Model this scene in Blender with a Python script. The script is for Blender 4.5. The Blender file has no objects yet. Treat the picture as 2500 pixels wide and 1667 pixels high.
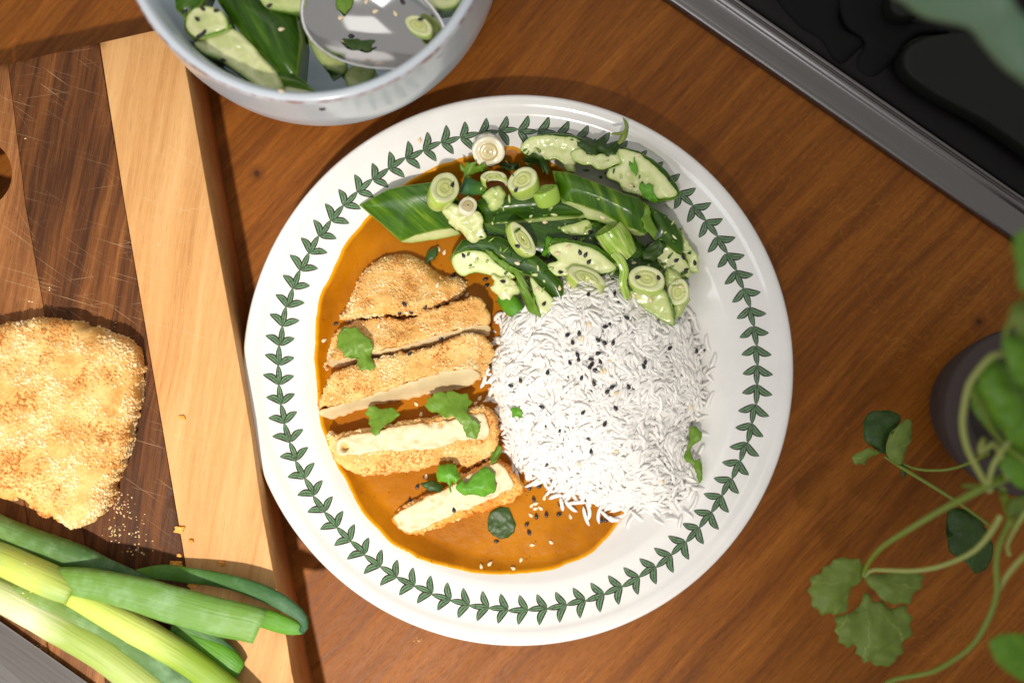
import bpy, math, random
import numpy as np
from mathutils import Vector, Matrix, noise
from mathutils.bvhtree import BVHTree
from mathutils.geometry import delaunay_2d_cdt
random.seed(7); rng = np.random.default_rng(7)
S = bpy.context.scene; COL = S.collection
R = math.radians
# ------------------------------------------------------------------ camera (builder units are centimetres, scene is metres)
F = 2500*35/36; H = 51.3
cam = bpy.data.cameras.new('camera'); co = bpy.data.objects.new('camera', cam); COL.objects.link(co)
co.location = (0, 0, H*.01); cam.lens = 35; cam.sensor_width = 36; cam.clip_start = .02; cam.clip_end = 20
cam.dof.use_dof = True; cam.dof.focus_distance = (H-3.0)*.01; cam.dof.aperture_fstop = 2.4
S.camera = co
# ------------------------------------------------------------------ light: sun patch through a kitchen window + soft window + dim room
w = bpy.data.worlds.new('World'); S.world = w; w.use_nodes = True
w.node_tree.nodes['Background'].inputs[0].default_value = (1, .975, .94, 1)
w.node_tree.nodes['Background'].inputs[1].default_value = .37
def aim(o, t):
    o.rotation_euler = (Vector(t)-o.location).to_track_quat('-Z', 'Y').to_euler()
l = bpy.data.lights.new('window_sun', 'SPOT'); l.energy = 275; l.color = (1, .93, .83); l.shadow_soft_size = .06
l.spot_size = R(18); l.spot_blend = 1
o = bpy.data.objects.new('window_sun', l); COL.objects.link(o); o.location = (-.24, -1.15, 2.0); aim(o, (-.17, -.13, 0))
l = bpy.data.lights.new('window_glow', 'AREA'); l.energy = 4; l.color = (.93, .96, 1); l.shape = 'RECTANGLE'; l.size = .8; l.size_y = .6
o = bpy.data.objects.new('window_glow', l); COL.objects.link(o); o.location = (-.75, -.75, .85); aim(o, (-.05, 0, 0))
l = bpy.data.lights.new('room_bounce', 'AREA'); l.energy = 4; l.color = (1, .97, .93); l.shape = 'RECTANGLE'; l.size = 1.5; l.size_y = 1.0
o = bpy.data.objects.new('room_bounce', l); COL.objects.link(o); o.location = (-.25, .75, 1.7); aim(o, (-.05, .05, 0))
S.view_settings.view_transform = 'Standard'; S.view_settings.look = 'None'; S.view_settings.exposure = 0; S.view_settings.gamma = 1
S.render.engine = 'CYCLES'; S.render.resolution_x = 1024; S.render.resolution_y = 682

# ------------------------------------------------------------------ helpers
def P(px, py, z):
    k = (H-z)/F
    return ((px-1250)*k, -(py-833.5)*k, z)
CR = dict(A=(850,260,4.612), B=(1250,260,4.612), C=(850,480,4.612), D=(1250,480,4.612), E=(750,600,3.92), G=(750,950,3.92),
          R=(1150,700,2.614), S=(1100,1100,3.137), W=(300,0,2.613), T=(0,0,3.135), U=(0,700,2.614), O=(0,1200,2.767),
          H=(1600,0,2.613), N=(1950,600,2.613), M=(1900,1100,2.765), X=(0,0,1))
def q(c, *pts):                     # survey notes -> one common frame
    ox, oy, s = CR[c]
    return [(ox+p[0]/s, oy+p[1]/s)+tuple(p[2:]) for p in pts]
def tag(o, label, cat, group=None, kind=None):
    o['label'] = label; o['category'] = cat
    if group: o['group'] = group
    if kind: o['kind'] = kind
    return o
def empty(name, loc, label, cat, group=None):
    o = bpy.data.objects.new(name, None); COL.objects.link(o); o.empty_display_size = .01
    o.location = Vector(loc)*.01; return tag(o, label, cat, group)
TR = []                              # triangles things can rest on
def link(name, V, Fc, mat, parent=None, uv=None, attrs=None, smooth=True, solid=False, mats=None, mi=None):
    V = np.asarray(V, float); me = bpy.data.meshes.new(name)
    off = np.array(parent.location)*100 if parent is not None and parent.type == 'EMPTY' else np.zeros(3)
    if parent is not None and parent.type == 'MESH' and parent.parent is not None: off = np.array(parent.parent.location)*100
    me.from_pydata(((V-off)*.01).tolist(), [], [tuple(int(i) for i in f) for f in Fc])
    for m in (mats or [mat]): me.materials.append(m)
    if mi is not None: me.polygons.foreach_set('material_index', mi)
    if smooth: me.polygons.foreach_set('use_smooth', [True]*len(me.polygons))
    if uv is not None:
        u = me.uv_layers.new(name='UVMap'); li = np.zeros(len(me.loops), int); me.loops.foreach_get('vertex_index', li)
        u.data.foreach_set('uv', np.asarray(uv, float)[li].ravel())
    for k, a in (attrs or {}).items():
        at = me.attributes.new(k, 'FLOAT', 'POINT'); at.data.foreach_set('value', np.asarray(a, float))
    me.update(); o = bpy.data.objects.new(name, me); COL.objects.link(o)
    if parent is not None: o.parent = parent
    if solid:
        for f in Fc:
            if len(f) > 8: continue
            for k in range(1, len(f)-1): TR.append((V[f[0]], V[f[k]], V[f[k+1]]))
    return o
_b = [None, 0]
def hit(px, py, default=1.3):
    if _b[1] != len(TR):
        vs = np.array(TR).reshape(-1, 3); _b[0] = BVHTree.FromPolygons(vs.tolist(), [(3*i, 3*i+1, 3*i+2) for i in range(len(TR))]); _b[1] = len(TR)
    d = Vector(P(px, py, 0))-Vector((0, 0, H)); d.normalize()
    p, n, i, t = _b[0].ray_cast(Vector((0, 0, H)), d)
    if p is None: return Vector(P(px, py, default)), Vector((0, 0, 1))
    if n.z < 0: n = -n
    return p, n
def catmull(pts, step, closed=True):
    pts = [np.array(p, float) for p in pts]; n = len(pts); out = []
    for i in range(n if closed else n-1):
        a, b, c, d = (pts[(i-1) % n], pts[i], pts[(i+1) % n], pts[(i+2) % n]) if closed else (pts[max(i-1,0)], pts[i], pts[i+1], pts[min(i+2,n-1)])
        m = max(1, int(np.linalg.norm((c-b)[:2])/step+.5))
        for k in range(m):
            t = k/m; out.append(.5*((2*b)+(-a+c)*t+(2*a-5*b+4*c-d)*t*t+(-a+3*b-3*c+d)*t**3))
    if not closed: out.append(pts[-1])
    return np.array(out)
def lerpres(pts, step):
    out = []
    for i in range(len(pts)):
        b = np.array(pts[i], float); c = np.array(pts[(i+1) % len(pts)], float); m = max(1, int(np.linalg.norm((c-b)[:2])/step+.5))
        out += [b+(c-b)*k/m for k in range(m)]
    return np.array(out)
def segdist(p, L):
    a = L[:, :2]; b = np.roll(a, -1, 0); ab = b-a; out = np.empty(len(p))
    for s in range(0, len(p), 4000):
        x = p[s:s+4000, None, :]; t = np.clip(((x-a)*ab).sum(2)/np.maximum((ab*ab).sum(1), 1e-12), 0, 1)
        out[s:s+4000] = np.sqrt((((a+t[..., None]*ab)-x)**2).sum(2)).min(1)
    return out
def inside(p, L):
    a = L[:, :2]; b = np.roll(a, -1, 0); c = np.zeros(len(p), bool)
    for i in range(len(a)):
        y1, y2 = a[i, 1], b[i, 1]
        if y1 == y2: continue
        k = ((y1 > p[:, 1]) != (y2 > p[:, 1])) & (p[:, 0] < (b[i, 0]-a[i, 0])*(p[:, 1]-y1)/(y2-y1)+a[i, 0]); c ^= k
    return c
def fbm(v, s, seed=0, o=3): return noise.fractal(Vector((v[0]*s+seed*7.3, v[1]*s-seed*3.1, (v[2] if len(v) > 2 else 0)*s+seed)), 1, 2, o)
def pillow(name, pts, mat, parent=None, z=None, dome=0., dw=1., rnd=.1, thick=.4, res=.15, namp=0., nsc=1.5, ang=0., smooth=True,
           ragged=0., rsc=3., zfun=None, solid=True, seed=0, base=None, cap=True, pits=None):
    P3 = [P(p[0], p[1], p[2] if len(p) > 2 else z) for p in pts]
    L = catmull(P3, res) if smooth else lerpres(P3, res)
    ar = .5*np.sum(L[:, 0]*np.roll(L[:, 1], -1)-np.roll(L[:, 0], -1)*L[:, 1])
    if ar < 0: L = L[::-1].copy()
    t = np.roll(L, -1, 0)-np.roll(L, 1, 0); nr = np.stack([t[:, 1], -t[:, 0]], 1); nr /= np.linalg.norm(nr, axis=1)[:, None]+1e-9
    if ragged:
        for i in range(len(L)): L[i, :2] += nr[i]*ragged*fbm(L[i], rsc, seed+11, 4)
    n = len(L); lo = L[:, :2].min(0); hi = L[:, :2].max(0)
    X, Y = np.meshgrid(np.arange(lo[0], hi[0], res), np.arange(lo[1], hi[1], res*.866)); X[1::2] += res/2
    G = np.stack([X.ravel(), Y.ravel()], 1)+rng.uniform(-.12, .12, (X.size, 2))*res
    G = G[inside(G, L)]; d = segdist(G, L); G = G[d > max(res*.5, rnd*.8 if rnd > res*.4 else 0)]
    rings = []
    if rnd > .015:
        for f in (.15, .45, .85):
            Q = L[:, :2]-nr*rnd*f; m = inside(Q, L)
            if m.any():
                Q = Q[m]; dd = segdist(Q, L); rings.append(Q[dd > rnd*f*.9])
    I = np.concatenate([G]+rings) if rings else G
    allp = np.concatenate([L[:, :2], I])
    vs, _, fs, *_ = delaunay_2d_cdt([Vector(p) for p in allp.tolist()], [(i, (i+1) % n) for i in range(n)], [], 1, 1e-6)
    v = np.array([tuple(a) for a in vs]); d = segdist(v, L); d[:n] = 0
    if zfun is not None: zz = np.array([zfun(a[0], a[1]) for a in v])
    else:
        zz = np.empty(len(v)); zz[:n] = L[:, 2]
        K = v[n:]; w_ = 1/(((K[:, None, :]-L[None, :, :2])**2).sum(2)+1e-4)**1.2; zz[n:] = (w_*L[:, 2]).sum(1)/w_.sum(1)
    tt = np.clip(d/dw, 0, 1); zz = zz+dome*(1-(1-tt)**2)
    if rnd > .015:
        s = np.clip(d/rnd, 0, 1); zz = zz-rnd*(1-np.sqrt(np.clip(1-(1-s)**2, 0, 1)))
    if namp: zz = zz+np.array([namp*fbm(a, nsc, seed, 4) for a in v])
    for (ax, ay, rx, dp) in (pits or []):
        c0 = P(ax, ay, 2.4); e_ = np.hypot(v[:, 0]-c0[0], (v[:, 1]-c0[1])*.75)/rx; zz = zz-dp*np.clip(1.25-e_, 0, .5)*2
    V = np.column_stack([v, zz]); m = len(V)
    # wall below the outline, closed underneath
    low = V[:n].copy(); low[:, 2] -= thick
    Fc = [tuple(f) for f in fs]+[((i+1) % n, i, m+i, m+(i+1) % n) for i in range(n)]
    if cap: Fc.append(tuple(m+i for i in range(n))[::-1])
    V = np.concatenate([V, low]); c, s_ = math.cos(ang), math.sin(ang)
    b = P(base[0], base[1], z or 0)[:2] if base else (0, 0)
    u = (V[:, 0]-b[0])*c+(V[:, 1]-b[1])*s_; w2 = -(V[:, 0]-b[0])*s_+(V[:, 1]-b[1])*c
    V[:, 2] = V[:, 2]
    dd = np.concatenate([d, np.zeros(n)])
    # faces wind upward
    a0, a1, a2 = V[list(fs[0])[0]], V[list(fs[0])[1]], V[list(fs[0])[2]]
    if np.cross(a1-a0, a2-a0)[2] < 0: Fc = [f[::-1] for f in Fc[:len(fs)]]+Fc[len(fs):]
    return link(name, V, Fc, mat, parent, np.stack([u, w2], 1), {'edge': dd}, solid=solid)
def lathe(name, prof, cx, cy, mat, parent=None, seg=96, solid=False, wob=0):
    V = []; Fc = []; n = len(prof)
    for i in range(seg):
        a = 2*math.pi*i/seg
        for r, z in prof: V.append((cx+r*math.cos(a), cy+r*math.sin(a), z))
    for i in range(seg):
        j = (i+1) % seg
        for k in range(n-1): Fc.append((i*n+k, j*n+k, j*n+k+1, i*n+k+1))
    at = [r for r, z in prof]*seg
    return link(name, V, Fc, mat, parent, attrs={'rad': at}, solid=solid)
def smoothprof(pts, step=.12): return [tuple(p) for p in catmull([(a, b) for a, b in pts], step, False)]
def tube(name, path, mat, parent=None, seg=16, step=.3, flat=1., pxw=True, groove=0., closed=True, u0=0, u1=1, wav=0., seed=0, solid=True, hollow=False):
    """path: (px,py,z,halfwidth_px[,flat])"""
    pts = [P(p[0], p[1], p[2])+((p[3]*(H-p[2])/F), p[4] if len(p) > 4 else flat) for p in path]
    C = catmull(pts, step, False); n = len(C); V = []; uv = []
    for i in range(n):
        t = C[min(i+1, n-1), :3]-C[max(i-1, 0), :3]; t /= np.linalg.norm(t)+1e-9
        side = np.cross(t, (0, 0, 1)); side /= np.linalg.norm(side)+1e-9; up = np.cross(side, t)
        r, fl = C[i, 3], C[i, 4]
        for k in range(seg):
            a = 2*math.pi*k/seg; g = 1-groove*math.exp(-((math.sin(a)-1)/.25)**2)
            ww = 1+wav*fbm((i*step*.5, math.cos(a), math.sin(a)), 1.2, seed)
            V.append(C[i, :3]+side*math.cos(a)*r*ww+up*math.sin(a)*r*fl*g*ww); uv.append((u0+(u1-u0)*i/(n-1), k/seg))
    Fc = [(i*seg+k, (i+1)*seg+k, (i+1)*seg+(k+1) % seg, i*seg+(k+1) % seg)[::-1] for i in range(n-1) for k in range(seg)]
    if closed:
        Fc.append(tuple(range(seg)))
        if not hollow: Fc.append(tuple((n-1)*seg+k for k in range(seg))[::-1])
        else:
            b = len(V); c = C[-1, :3]; t = C[-1, :3]-C[-2, :3]; t /= np.linalg.norm(t)
            for k in range(seg): p = V[(n-1)*seg+k]; V.append(c+(p-c)*.86); uv.append((u1, k/seg))
            for k in range(seg): p = V[(n-1)*seg+k]; V.append(c+(p-c)*.80-t*.5); uv.append((u1, k/seg))
            for k in range(seg):
                k2 = (k+1) % seg; e = (n-1)*seg
                Fc += [(e+k, e+k2, b+k2, b+k)[::-1], (b+k, b+k2, b+seg+k2, b+seg+k)[::-1]]
            Fc.append(tuple(b+seg+k for k in range(seg))[::-1])
    return link(name, V, Fc, mat, parent, uv, solid=solid)

# ------------------------------------------------------------------ materials
class M:
    def __init__(s, name):
        s.m = bpy.data.materials.new(name); s.m.use_nodes = True; s.t = s.m.node_tree; s.N = s.t.nodes; s.b = s.N['Principled BSDF']
    def n(s, typ, **kw):
        x = s.N.new('ShaderNode'+typ)
        for k, v in kw.items():
            if k.startswith('i_'):
                key = k[2:]; key = int(key) if key.isdigit() else key.replace('_', ' ')
                if isinstance(v, bpy.types.NodeSocket): s.t.links.new(v, x.inputs[key])
                else: x.inputs[key].default_value = v
            else: setattr(x, k, v)
        return x
    def set(s, **kw):
        for k, v in kw.items():
            key = k.replace('_', ' ')
            if isinstance(v, bpy.types.NodeSocket): s.t.links.new(v, s.b.inputs[key])
            else: s.b.inputs[key].default_value = v
        return s
    def co(s, kind='Object', scale=(1, 1, 1), rot=(0, 0, 0), loc=(0, 0, 0)):
        tc = s.n('TexCoord'); k = 100 if kind in ('Object',) else 1
        if kind == 'Object':
            g = s.n('NewGeometry'); src = g.outputs['Position']
        else: src = tc.outputs[kind]
        mp = s.n('Mapping', vector_type='POINT'); s.t.links.new(src, mp.inputs[0]); mp.inputs['Rotation'].default_value = rot
        sc = s.n('VectorMath', operation='MULTIPLY'); s.t.links.new(mp.outputs[0], sc.inputs[0]); sc.inputs[1].default_value = [a*k for a in scale]
        ad = s.n('VectorMath', operation='ADD'); s.t.links.new(sc.outputs[0], ad.inputs[0]); ad.inputs[1].default_value = loc
        return ad.outputs[0]
    def noise(s, vec, scale=1., detail=4., rough=.55, dist=0.):
        return s.n('TexNoise', i_Vector=vec, i_Scale=scale, i_Detail=detail, i_Roughness=rough, i_Distortion=dist).outputs['Fac']
    def ramp(s, fac, stops, interp='LINEAR'):
        x = s.n('ValToRGB'); s.t.links.new(fac, x.inputs[0]); e = x.color_ramp; e.interpolation = interp
        while len(e.elements) < len(stops): e.elements.new(.5)
        for el, (p, c) in zip(e.elements, stops):
            el.position = p; el.color = (c, c, c, 1) if isinstance(c, (int, float)) else (*c, 1)
        return x.outputs[0]
    def mix(s, fac, a, b, mode='MIX'):
        x = s.n('Mix', data_type='RGBA', blend_type=mode)
        for k, v in ((0, fac), (6, a), (7, b)):
            if isinstance(v, bpy.types.NodeSocket): s.t.links.new(v, x.inputs[k])
            else: x.inputs[k].default_value = v if k == 0 else (*v, 1)
        return x.outputs[2]
    def math(s, op, a, b=0., c=None):
        x = s.n('Math', operation=op)
        for k, v in enumerate((a, b) if c is None else (a, b, c)):
            if isinstance(v, bpy.types.NodeSocket): s.t.links.new(v, x.inputs[k])
            else: x.inputs[k].default_value = v
        return x.outputs[0]
    def attr(s, name): return s.n('Attribute', attribute_name=name).outputs['Fac']
    def bump(s, h, strength=.3, dist=.0005):
        x = s.n('Bump', i_Height=h, i_Strength=strength, i_Distance=dist); s.t.links.new(x.outputs[0], s.b.inputs['Normal']); return s
    def sss(s, wgt, rad=(1, .6, .3), scale=.002):
        s.b.inputs['Subsurface Weight'].default_value = wgt; s.b.inputs['Subsurface Radius'].default_value = rad; s.b.inputs['Subsurface Scale'].default_value = scale; return s
def sr(r, g, b): return tuple((c/255/12.92 if c <= 10 else ((c/255+.055)/1.055)**2.4) for c in (r, g, b))

def wood(name, cols, ang, scl=1., scratch=0., rough=.4, streak=1., off=0., fleck=0., pore=.5):
    m = M(name); c = m.co('Object', (1, 1, 1), (0, 0, -ang), (off, off*.7, off))
    def st(a, b, extra=0):
        v = m.n('VectorMath', operation='MULTIPLY'); m.t.links.new(c, v.inputs[0]); v.inputs[1].default_value = (a, b, b); return v.outputs[0]
    warp = m.noise(st(.06, .15), 1, 2)
    wv = m.n('VectorMath', operation='MULTIPLY_ADD'); m.t.links.new(warp, wv.inputs[0]); wv.inputs[1].default_value = (0, 1.6, 0); m.t.links.new(c, wv.inputs[2])
    def st2(a, b):
        v = m.n('VectorMath', operation='MULTIPLY'); m.t.links.new(wv.outputs[0], v.inputs[0]); v.inputs[1].default_value = (a, b, b); return v.outputs[0]
    big = m.noise(st2(.035*scl, .55*scl), 1, 3, .6)
    mid = m.noise(st2(.12*scl, 3.0*scl), 1, 4, .65)
    fine = m.noise(st2(.5*scl, 14*scl), 1, 3, .6)
    f = m.math('ADD', m.math('MULTIPLY', big, .55*streak), m.math('ADD', m.math('MULTIPLY', mid, .32), m.math('MULTIPLY', fine, .13+.55*(1-streak))))
    col = m.ramp(f, cols)
    pr = m.ramp(m.noise(st2(1.1*scl, 20*scl), 1, 2, .5), [(.56, 0.), (.70, 1.)])
    col = m.mix(m.math('MULTIPLY', pr, pore), col, tuple(x*.42 for x in cols[0][1]))
    if fleck:
        fl = m.ramp(m.noise(st(.9, .9), .55, 3, .55, 2.5), [(.485, 0.), (.5, 1.), (.515, 0.)])
        msk = m.ramp(m.noise(st(.08, .08), 1, 1), [(.50, 0.), (.58, 1.)])
        xx = m.n('SeparateXYZ', i_0=m.co('Object')); ax = m.n('MapRange', i_Value=xx.outputs[0], i_From_Min=8., i_From_Max=16.)
        col = m.mix(m.math('MULTIPLY', m.math('MULTIPLY', fl, msk), m.math('MULTIPLY', ax.outputs[0], fleck)), col, cols[-1][1])
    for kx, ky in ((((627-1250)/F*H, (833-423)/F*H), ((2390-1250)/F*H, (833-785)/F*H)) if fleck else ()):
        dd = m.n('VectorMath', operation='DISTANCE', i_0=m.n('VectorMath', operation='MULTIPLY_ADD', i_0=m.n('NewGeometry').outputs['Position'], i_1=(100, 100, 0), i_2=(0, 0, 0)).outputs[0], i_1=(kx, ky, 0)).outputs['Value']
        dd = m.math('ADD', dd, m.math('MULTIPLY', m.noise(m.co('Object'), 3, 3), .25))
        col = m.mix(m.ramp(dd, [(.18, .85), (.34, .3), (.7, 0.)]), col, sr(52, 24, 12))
    if scratch:
        tot = None
        for k, (an, th) in enumerate(((.28, .70), (.62, .72), (-.15, .73), (1.0, .73))):
            v = m.co('Object', (.22, 17, 1), (0, 0, an), (k*13.3, k*3.1, 0)); s_ = m.ramp(m.noise(v, 1, 2, .5, .15), [(th-.03, 0.), (th+.01, 1.)])
            tot = s_ if tot is None else m.math('MAXIMUM', tot, s_)
        patch = m.ramp(m.noise(m.co('Object', (.12, .12, .12)), 1, 2), [(.42, .15), (.6, 1.)])
        tot = m.math('MULTIPLY', tot, m.math('MULTIPLY', patch, scratch)); col = m.mix(tot, col, (.75, .52, .30))
    m.set(Base_Color=col, Roughness=m.ramp(mid, [(.3, rough-.06), (.7, rough+.12)]), Specular_IOR_Level=.2)
    m.bump(m.math('SUBTRACT', fine, m.math('MULTIPLY', pr, 1.2)), .18, .0004); return m.m
GA = R(47)
COUNTER = wood('oiled_counter_wood', [(.30, sr(84, 43, 10)), (.45, sr(126, 70, 18)), (.57, sr(155, 91, 27)), (.72, sr(184, 116, 44))], GA, 1.5, rough=.45, fleck=.4, pore=.45, streak=.75)
BA = R(90-9.7)+math.pi
WD = [(.34, sr(44, 22, 10)), (.46, sr(76, 43, 20)), (.57, sr(118, 70, 33)), (.72, sr(164, 108, 56))]
BD1 = wood('acacia_dark', WD, BA, 1.3, .3, .5, off=3.3, pore=.3)
BD0 = wood('acacia_brown', [(.30, sr(78, 43, 22)), (.45, sr(118, 72, 38)), (.56, sr(152, 98, 54)), (.70, sr(184, 130, 80))], BA, 1.3, .28, .5, off=17.)
BL = wood('acacia_pale', [(.28, sr(168, 112, 62)), (.45, sr(206, 152, 94)), (.60, sr(222, 172, 114)), (.75, sr(232, 192, 138))], BA, 1.2, .28, .5, off=9., pore=.22)
BR = wood('acacia_red', [(.28, sr(140, 72, 36)), (.46, sr(184, 106, 58)), (.60, sr(204, 130, 80)), (.75, sr(220, 156, 104))], BA, 1.2, .0, .5, off=29., pore=.22)

def plain(name, col, rough=.5, **kw):
    m = M(name); nz = m.noise(m.co('Object', (.5, .5, .5)), 1, 4)
    m.set(Base_Color=m.mix(nz, tuple(c*.9 for c in col), tuple(min(1, c*1.08) for c in col)), Roughness=rough, **kw); return m
m = plain('plate_glaze', (.86, .84, .81), .13, Coat_Weight=.6, Coat_Roughness=.04); m.bump(m.noise(m.co('Object', (.35,)*3), 1, 2), .25, .0006); GLAZE = m.m
# bowl glaze: pale blue, red-brown clay line where the glaze broke on the outer lip
m = M('bowl_glaze'); z = m.n('SeparateXYZ', i_0=m.co('Object')); rad = m.attr('rad')
band = m.math('MULTIPLY', m.ramp(m.math('SUBTRACT', rad, 8.26), [(.0, 0.), (.03, 1.), (.09, 1.), (.13, 0.)]), m.ramp(m.math('SUBTRACT', z.outputs[2], 7.55), [(.0, 0.), (.08, 1.)]))
bn = m.ramp(m.noise(m.co('Object', (1.5, 1.5, 1.5)), 1, 5), [(.38, .15), (.6, .8)])
base = m.mix(m.noise(m.co('Object', (.25,)*3), 1, 3), sr(186, 200, 214), sr(222, 226, 230))
m.set(Base_Color=m.mix(m.math('MULTIPLY', band, bn), base, sr(140, 78, 62)), Roughness=.2, Coat_Weight=.1); BOWLG = m.m
# printed leaves
m = M('printed_leaf_ink'); uvn = m.n('TexCoord').outputs['UV']; s_ = m.n('SeparateXYZ', i_0=uvn); v = m.math('ABSOLUTE', m.math('SUBTRACT', s_.outputs[1], .5))
nz = m.noise(m.co('Object', (5, 5, 5)), 1, 4, .7)
e1 = m.ramp(m.math('ADD', v, m.math('MULTIPLY', m.math('SUBTRACT', nz, .5), .16)), [(.27, 0.), (.34, 1.)])
mid = m.ramp(v, [(.035, 1.), (.065, 0.)]); tip = m.ramp(m.math('ABSOLUTE', m.math('SUBTRACT', s_.outputs[0], .5)), [(.40, 0.), (.5, .8)])
spk = m.ramp(m.noise(m.co('Object', (11, 11, 11)), 1, 3, .7), [(.54, 0.), (.62, .7)])
dark = m.math('MAXIMUM', m.math('MAXIMUM', e1, mid), m.math('MAXIMUM', tip, spk))
g = m.mix(m.noise(m.co('Object', (2.5,)*3), 1, 3), sr(70, 108, 72), sr(124, 164, 122))
m.set(Base_Color=m.mix(dark, g, sr(52, 40, 32)), Roughness=.14, Coat_Weight=.6, Coat_Roughness=.04); INK = m.m
# curry sauce
m = M('curry_sauce'); ed = m.attr('edge'); c = m.co('Object', (1, 1, 1))
col = m.mix(m.ramp(m.noise(c, .35, 5), [(.35, 0.), (.65, 1.)]), sr(152, 88, 2), sr(184, 114, 5))
col = m.mix(m.ramp(ed, [(.0, 1.), (.10, .7), (.22, .0)]), col, sr(240, 164, 14))
sp = m.ramp(m.n('TexVoronoi', i_Vector=c, i_Scale=2.6).outputs['Distance'], [(.07, 1.), (.14, 0.)])
sp = m.math('MULTIPLY', sp, m.ramp(m.noise(c, 2., 2), [(.48, 0.), (.56, 1.)])); col = m.mix(m.math('MULTIPLY', sp, .75), col, sr(92, 42, 10))
m.set(Base_Color=col, Roughness=.3, Specular_IOR_Level=.1, Coat_Weight=.12, Coat_Roughness=.06); m.sss(.1, (1, .4, .1), .002); m.bump(m.noise(c, 5, 5, .6), .35, .0004); SAUCE = m.m
# crust / crumbs / tofu
def crustmat(name, dark, midc, pale):
    m = M(name); c = m.co('Object', (1, 1, 1)); a = m.noise(c, .8, 4); b = m.noise(c, 7, 4, .7)
    f = m.math('ADD', m.math('MULTIPLY', a, .6), m.math('MULTIPLY', b, .4)); m.set(Base_Color=m.ramp(f, [(.32, dark), (.48, midc), (.66, pale)]), Roughness=.62)
    m.sss(.12, (1, .5, .2), .0015); m.bump(b, .6, .0008); return m.m
CRUST = crustmat('fried_crust', sr(198, 126, 48), sr(228, 174, 94), sr(242, 206, 138))
CRUSTW = crustmat('sauce_soaked_crust', sr(204, 118, 22), sr(228, 156, 56), sr(240, 192, 108))
def crumbmat(name, stops):
    m = M(name); f = m.attr('tone'); m.set(Base_Color=m.ramp(f, stops), Roughness=.5); m.sss(.15, (1, .6, .3), .001); return m.m
CRUMB = crumbmat('golden_crumbs', [(.0, sr(200, 130, 56)), (.3, sr(226, 172, 98)), (.65, sr(240, 202, 138)), (1., sr(248, 222, 174))])
CRUMBO = crumbmat('saucy_crumbs', [(.0, sr(206, 112, 24)), (.35, sr(222, 142, 50)), (.75, sr(240, 190, 108)), (1., sr(250, 222, 168))])
m = M('tofu_cut'); c = m.co('Object', (1, 1, 1)); col = m.mix(m.noise(c, .9, 4), sr(204, 182, 136), sr(226, 208, 168))
pit = m.ramp(m.n('TexVoronoi', i_Vector=c, i_Scale=1.6, i_Randomness=1.).outputs['Distance'], [(.03, 1.), (.07, 0.)]); pit = m.math('MULTIPLY', pit, m.ramp(m.noise(c, 1.7, 2), [(.52, 0.), (.56, 1.)]))
col = m.mix(m.math('MULTIPLY', pit, .6), col, sr(150, 112, 66)); col = m.mix(m.ramp(m.attr('edge'), [(.0, .65), (.10, 0.)]), col, sr(214, 150, 70))
m.set(Base_Color=col, Roughness=.42); m.sss(.3, (1, .7, .4), .003); m.bump(m.math('SUBTRACT', m.noise(c, 4, 5, .65), m.math('MULTIPLY', pit, 2.)), .4, .0006); TOFU = m.m
# rice
m = M('cooked_rice'); c = m.co('Object', (1, 1, 1)); m.set(Base_Color=m.mix(m.noise(c, 1.2, 3), (.86, .83, .78), (.91, .89, .86)), Roughness=.3); m.sss(.0, (1, .85, .7), .001); m.bump(m.noise(c, 9, 2), .15, .0003); RICE = m.m
# cucumber
def skin(name, a, b, c_, spec=.15):
    m = M(name); uv = m.n('TexCoord').outputs['UV']
    mp = m.n('VectorMath', operation='MULTIPLY'); m.t.links.new(uv, mp.inputs[0]); mp.inputs[1].default_value = (.22, 1.9, 1)
    mq = m.n('VectorMath', operation='MULTIPLY'); m.t.links.new(uv, mq.inputs[0]); mq.inputs[1].default_value = (1.1, 7., 1)
    f = m.math('ADD', m.math('MULTIPLY', m.noise(mp.outputs[0], 1, 3, .6), .75), m.math('MULTIPLY', m.noise(mq.outputs[0], 1, 3), .25))
    col = m.ramp(f, [(.40, a), (.56, b), (.74, c_)])
    col = m.mix(m.ramp(m.attr('edge'), [(.0, .55), (.07, 0.)]), col, sr(150, 178, 70))
    dr = m.n('TexVoronoi', i_Vector=m.co('Object', (1, 1, 1)), i_Scale=3.2).outputs['Distance']
    h = m.math('ADD', m.math('MULTIPLY', m.noise(mq.outputs[0], 2, 3), .5), m.ramp(dr, [(.06, .6), (.16, 0.)]))
    m.set(Base_Color=col, Roughness=spec, Coat_Weight=.25, Coat_Roughness=.16, Specular_IOR_Level=.3); m.sss(.08, (.6, 1, .2), .001); m.bump(h, .4, .0006); return m.m
SKIN = skin('cucumber_skin', sr(40, 78, 2), sr(70, 110, 6), sr(140, 166, 44), .3)
SKIND = skin('cucumber_skin_deep', sr(32, 62, 4), sr(54, 90, 8), sr(96, 130, 30), .3)
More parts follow.
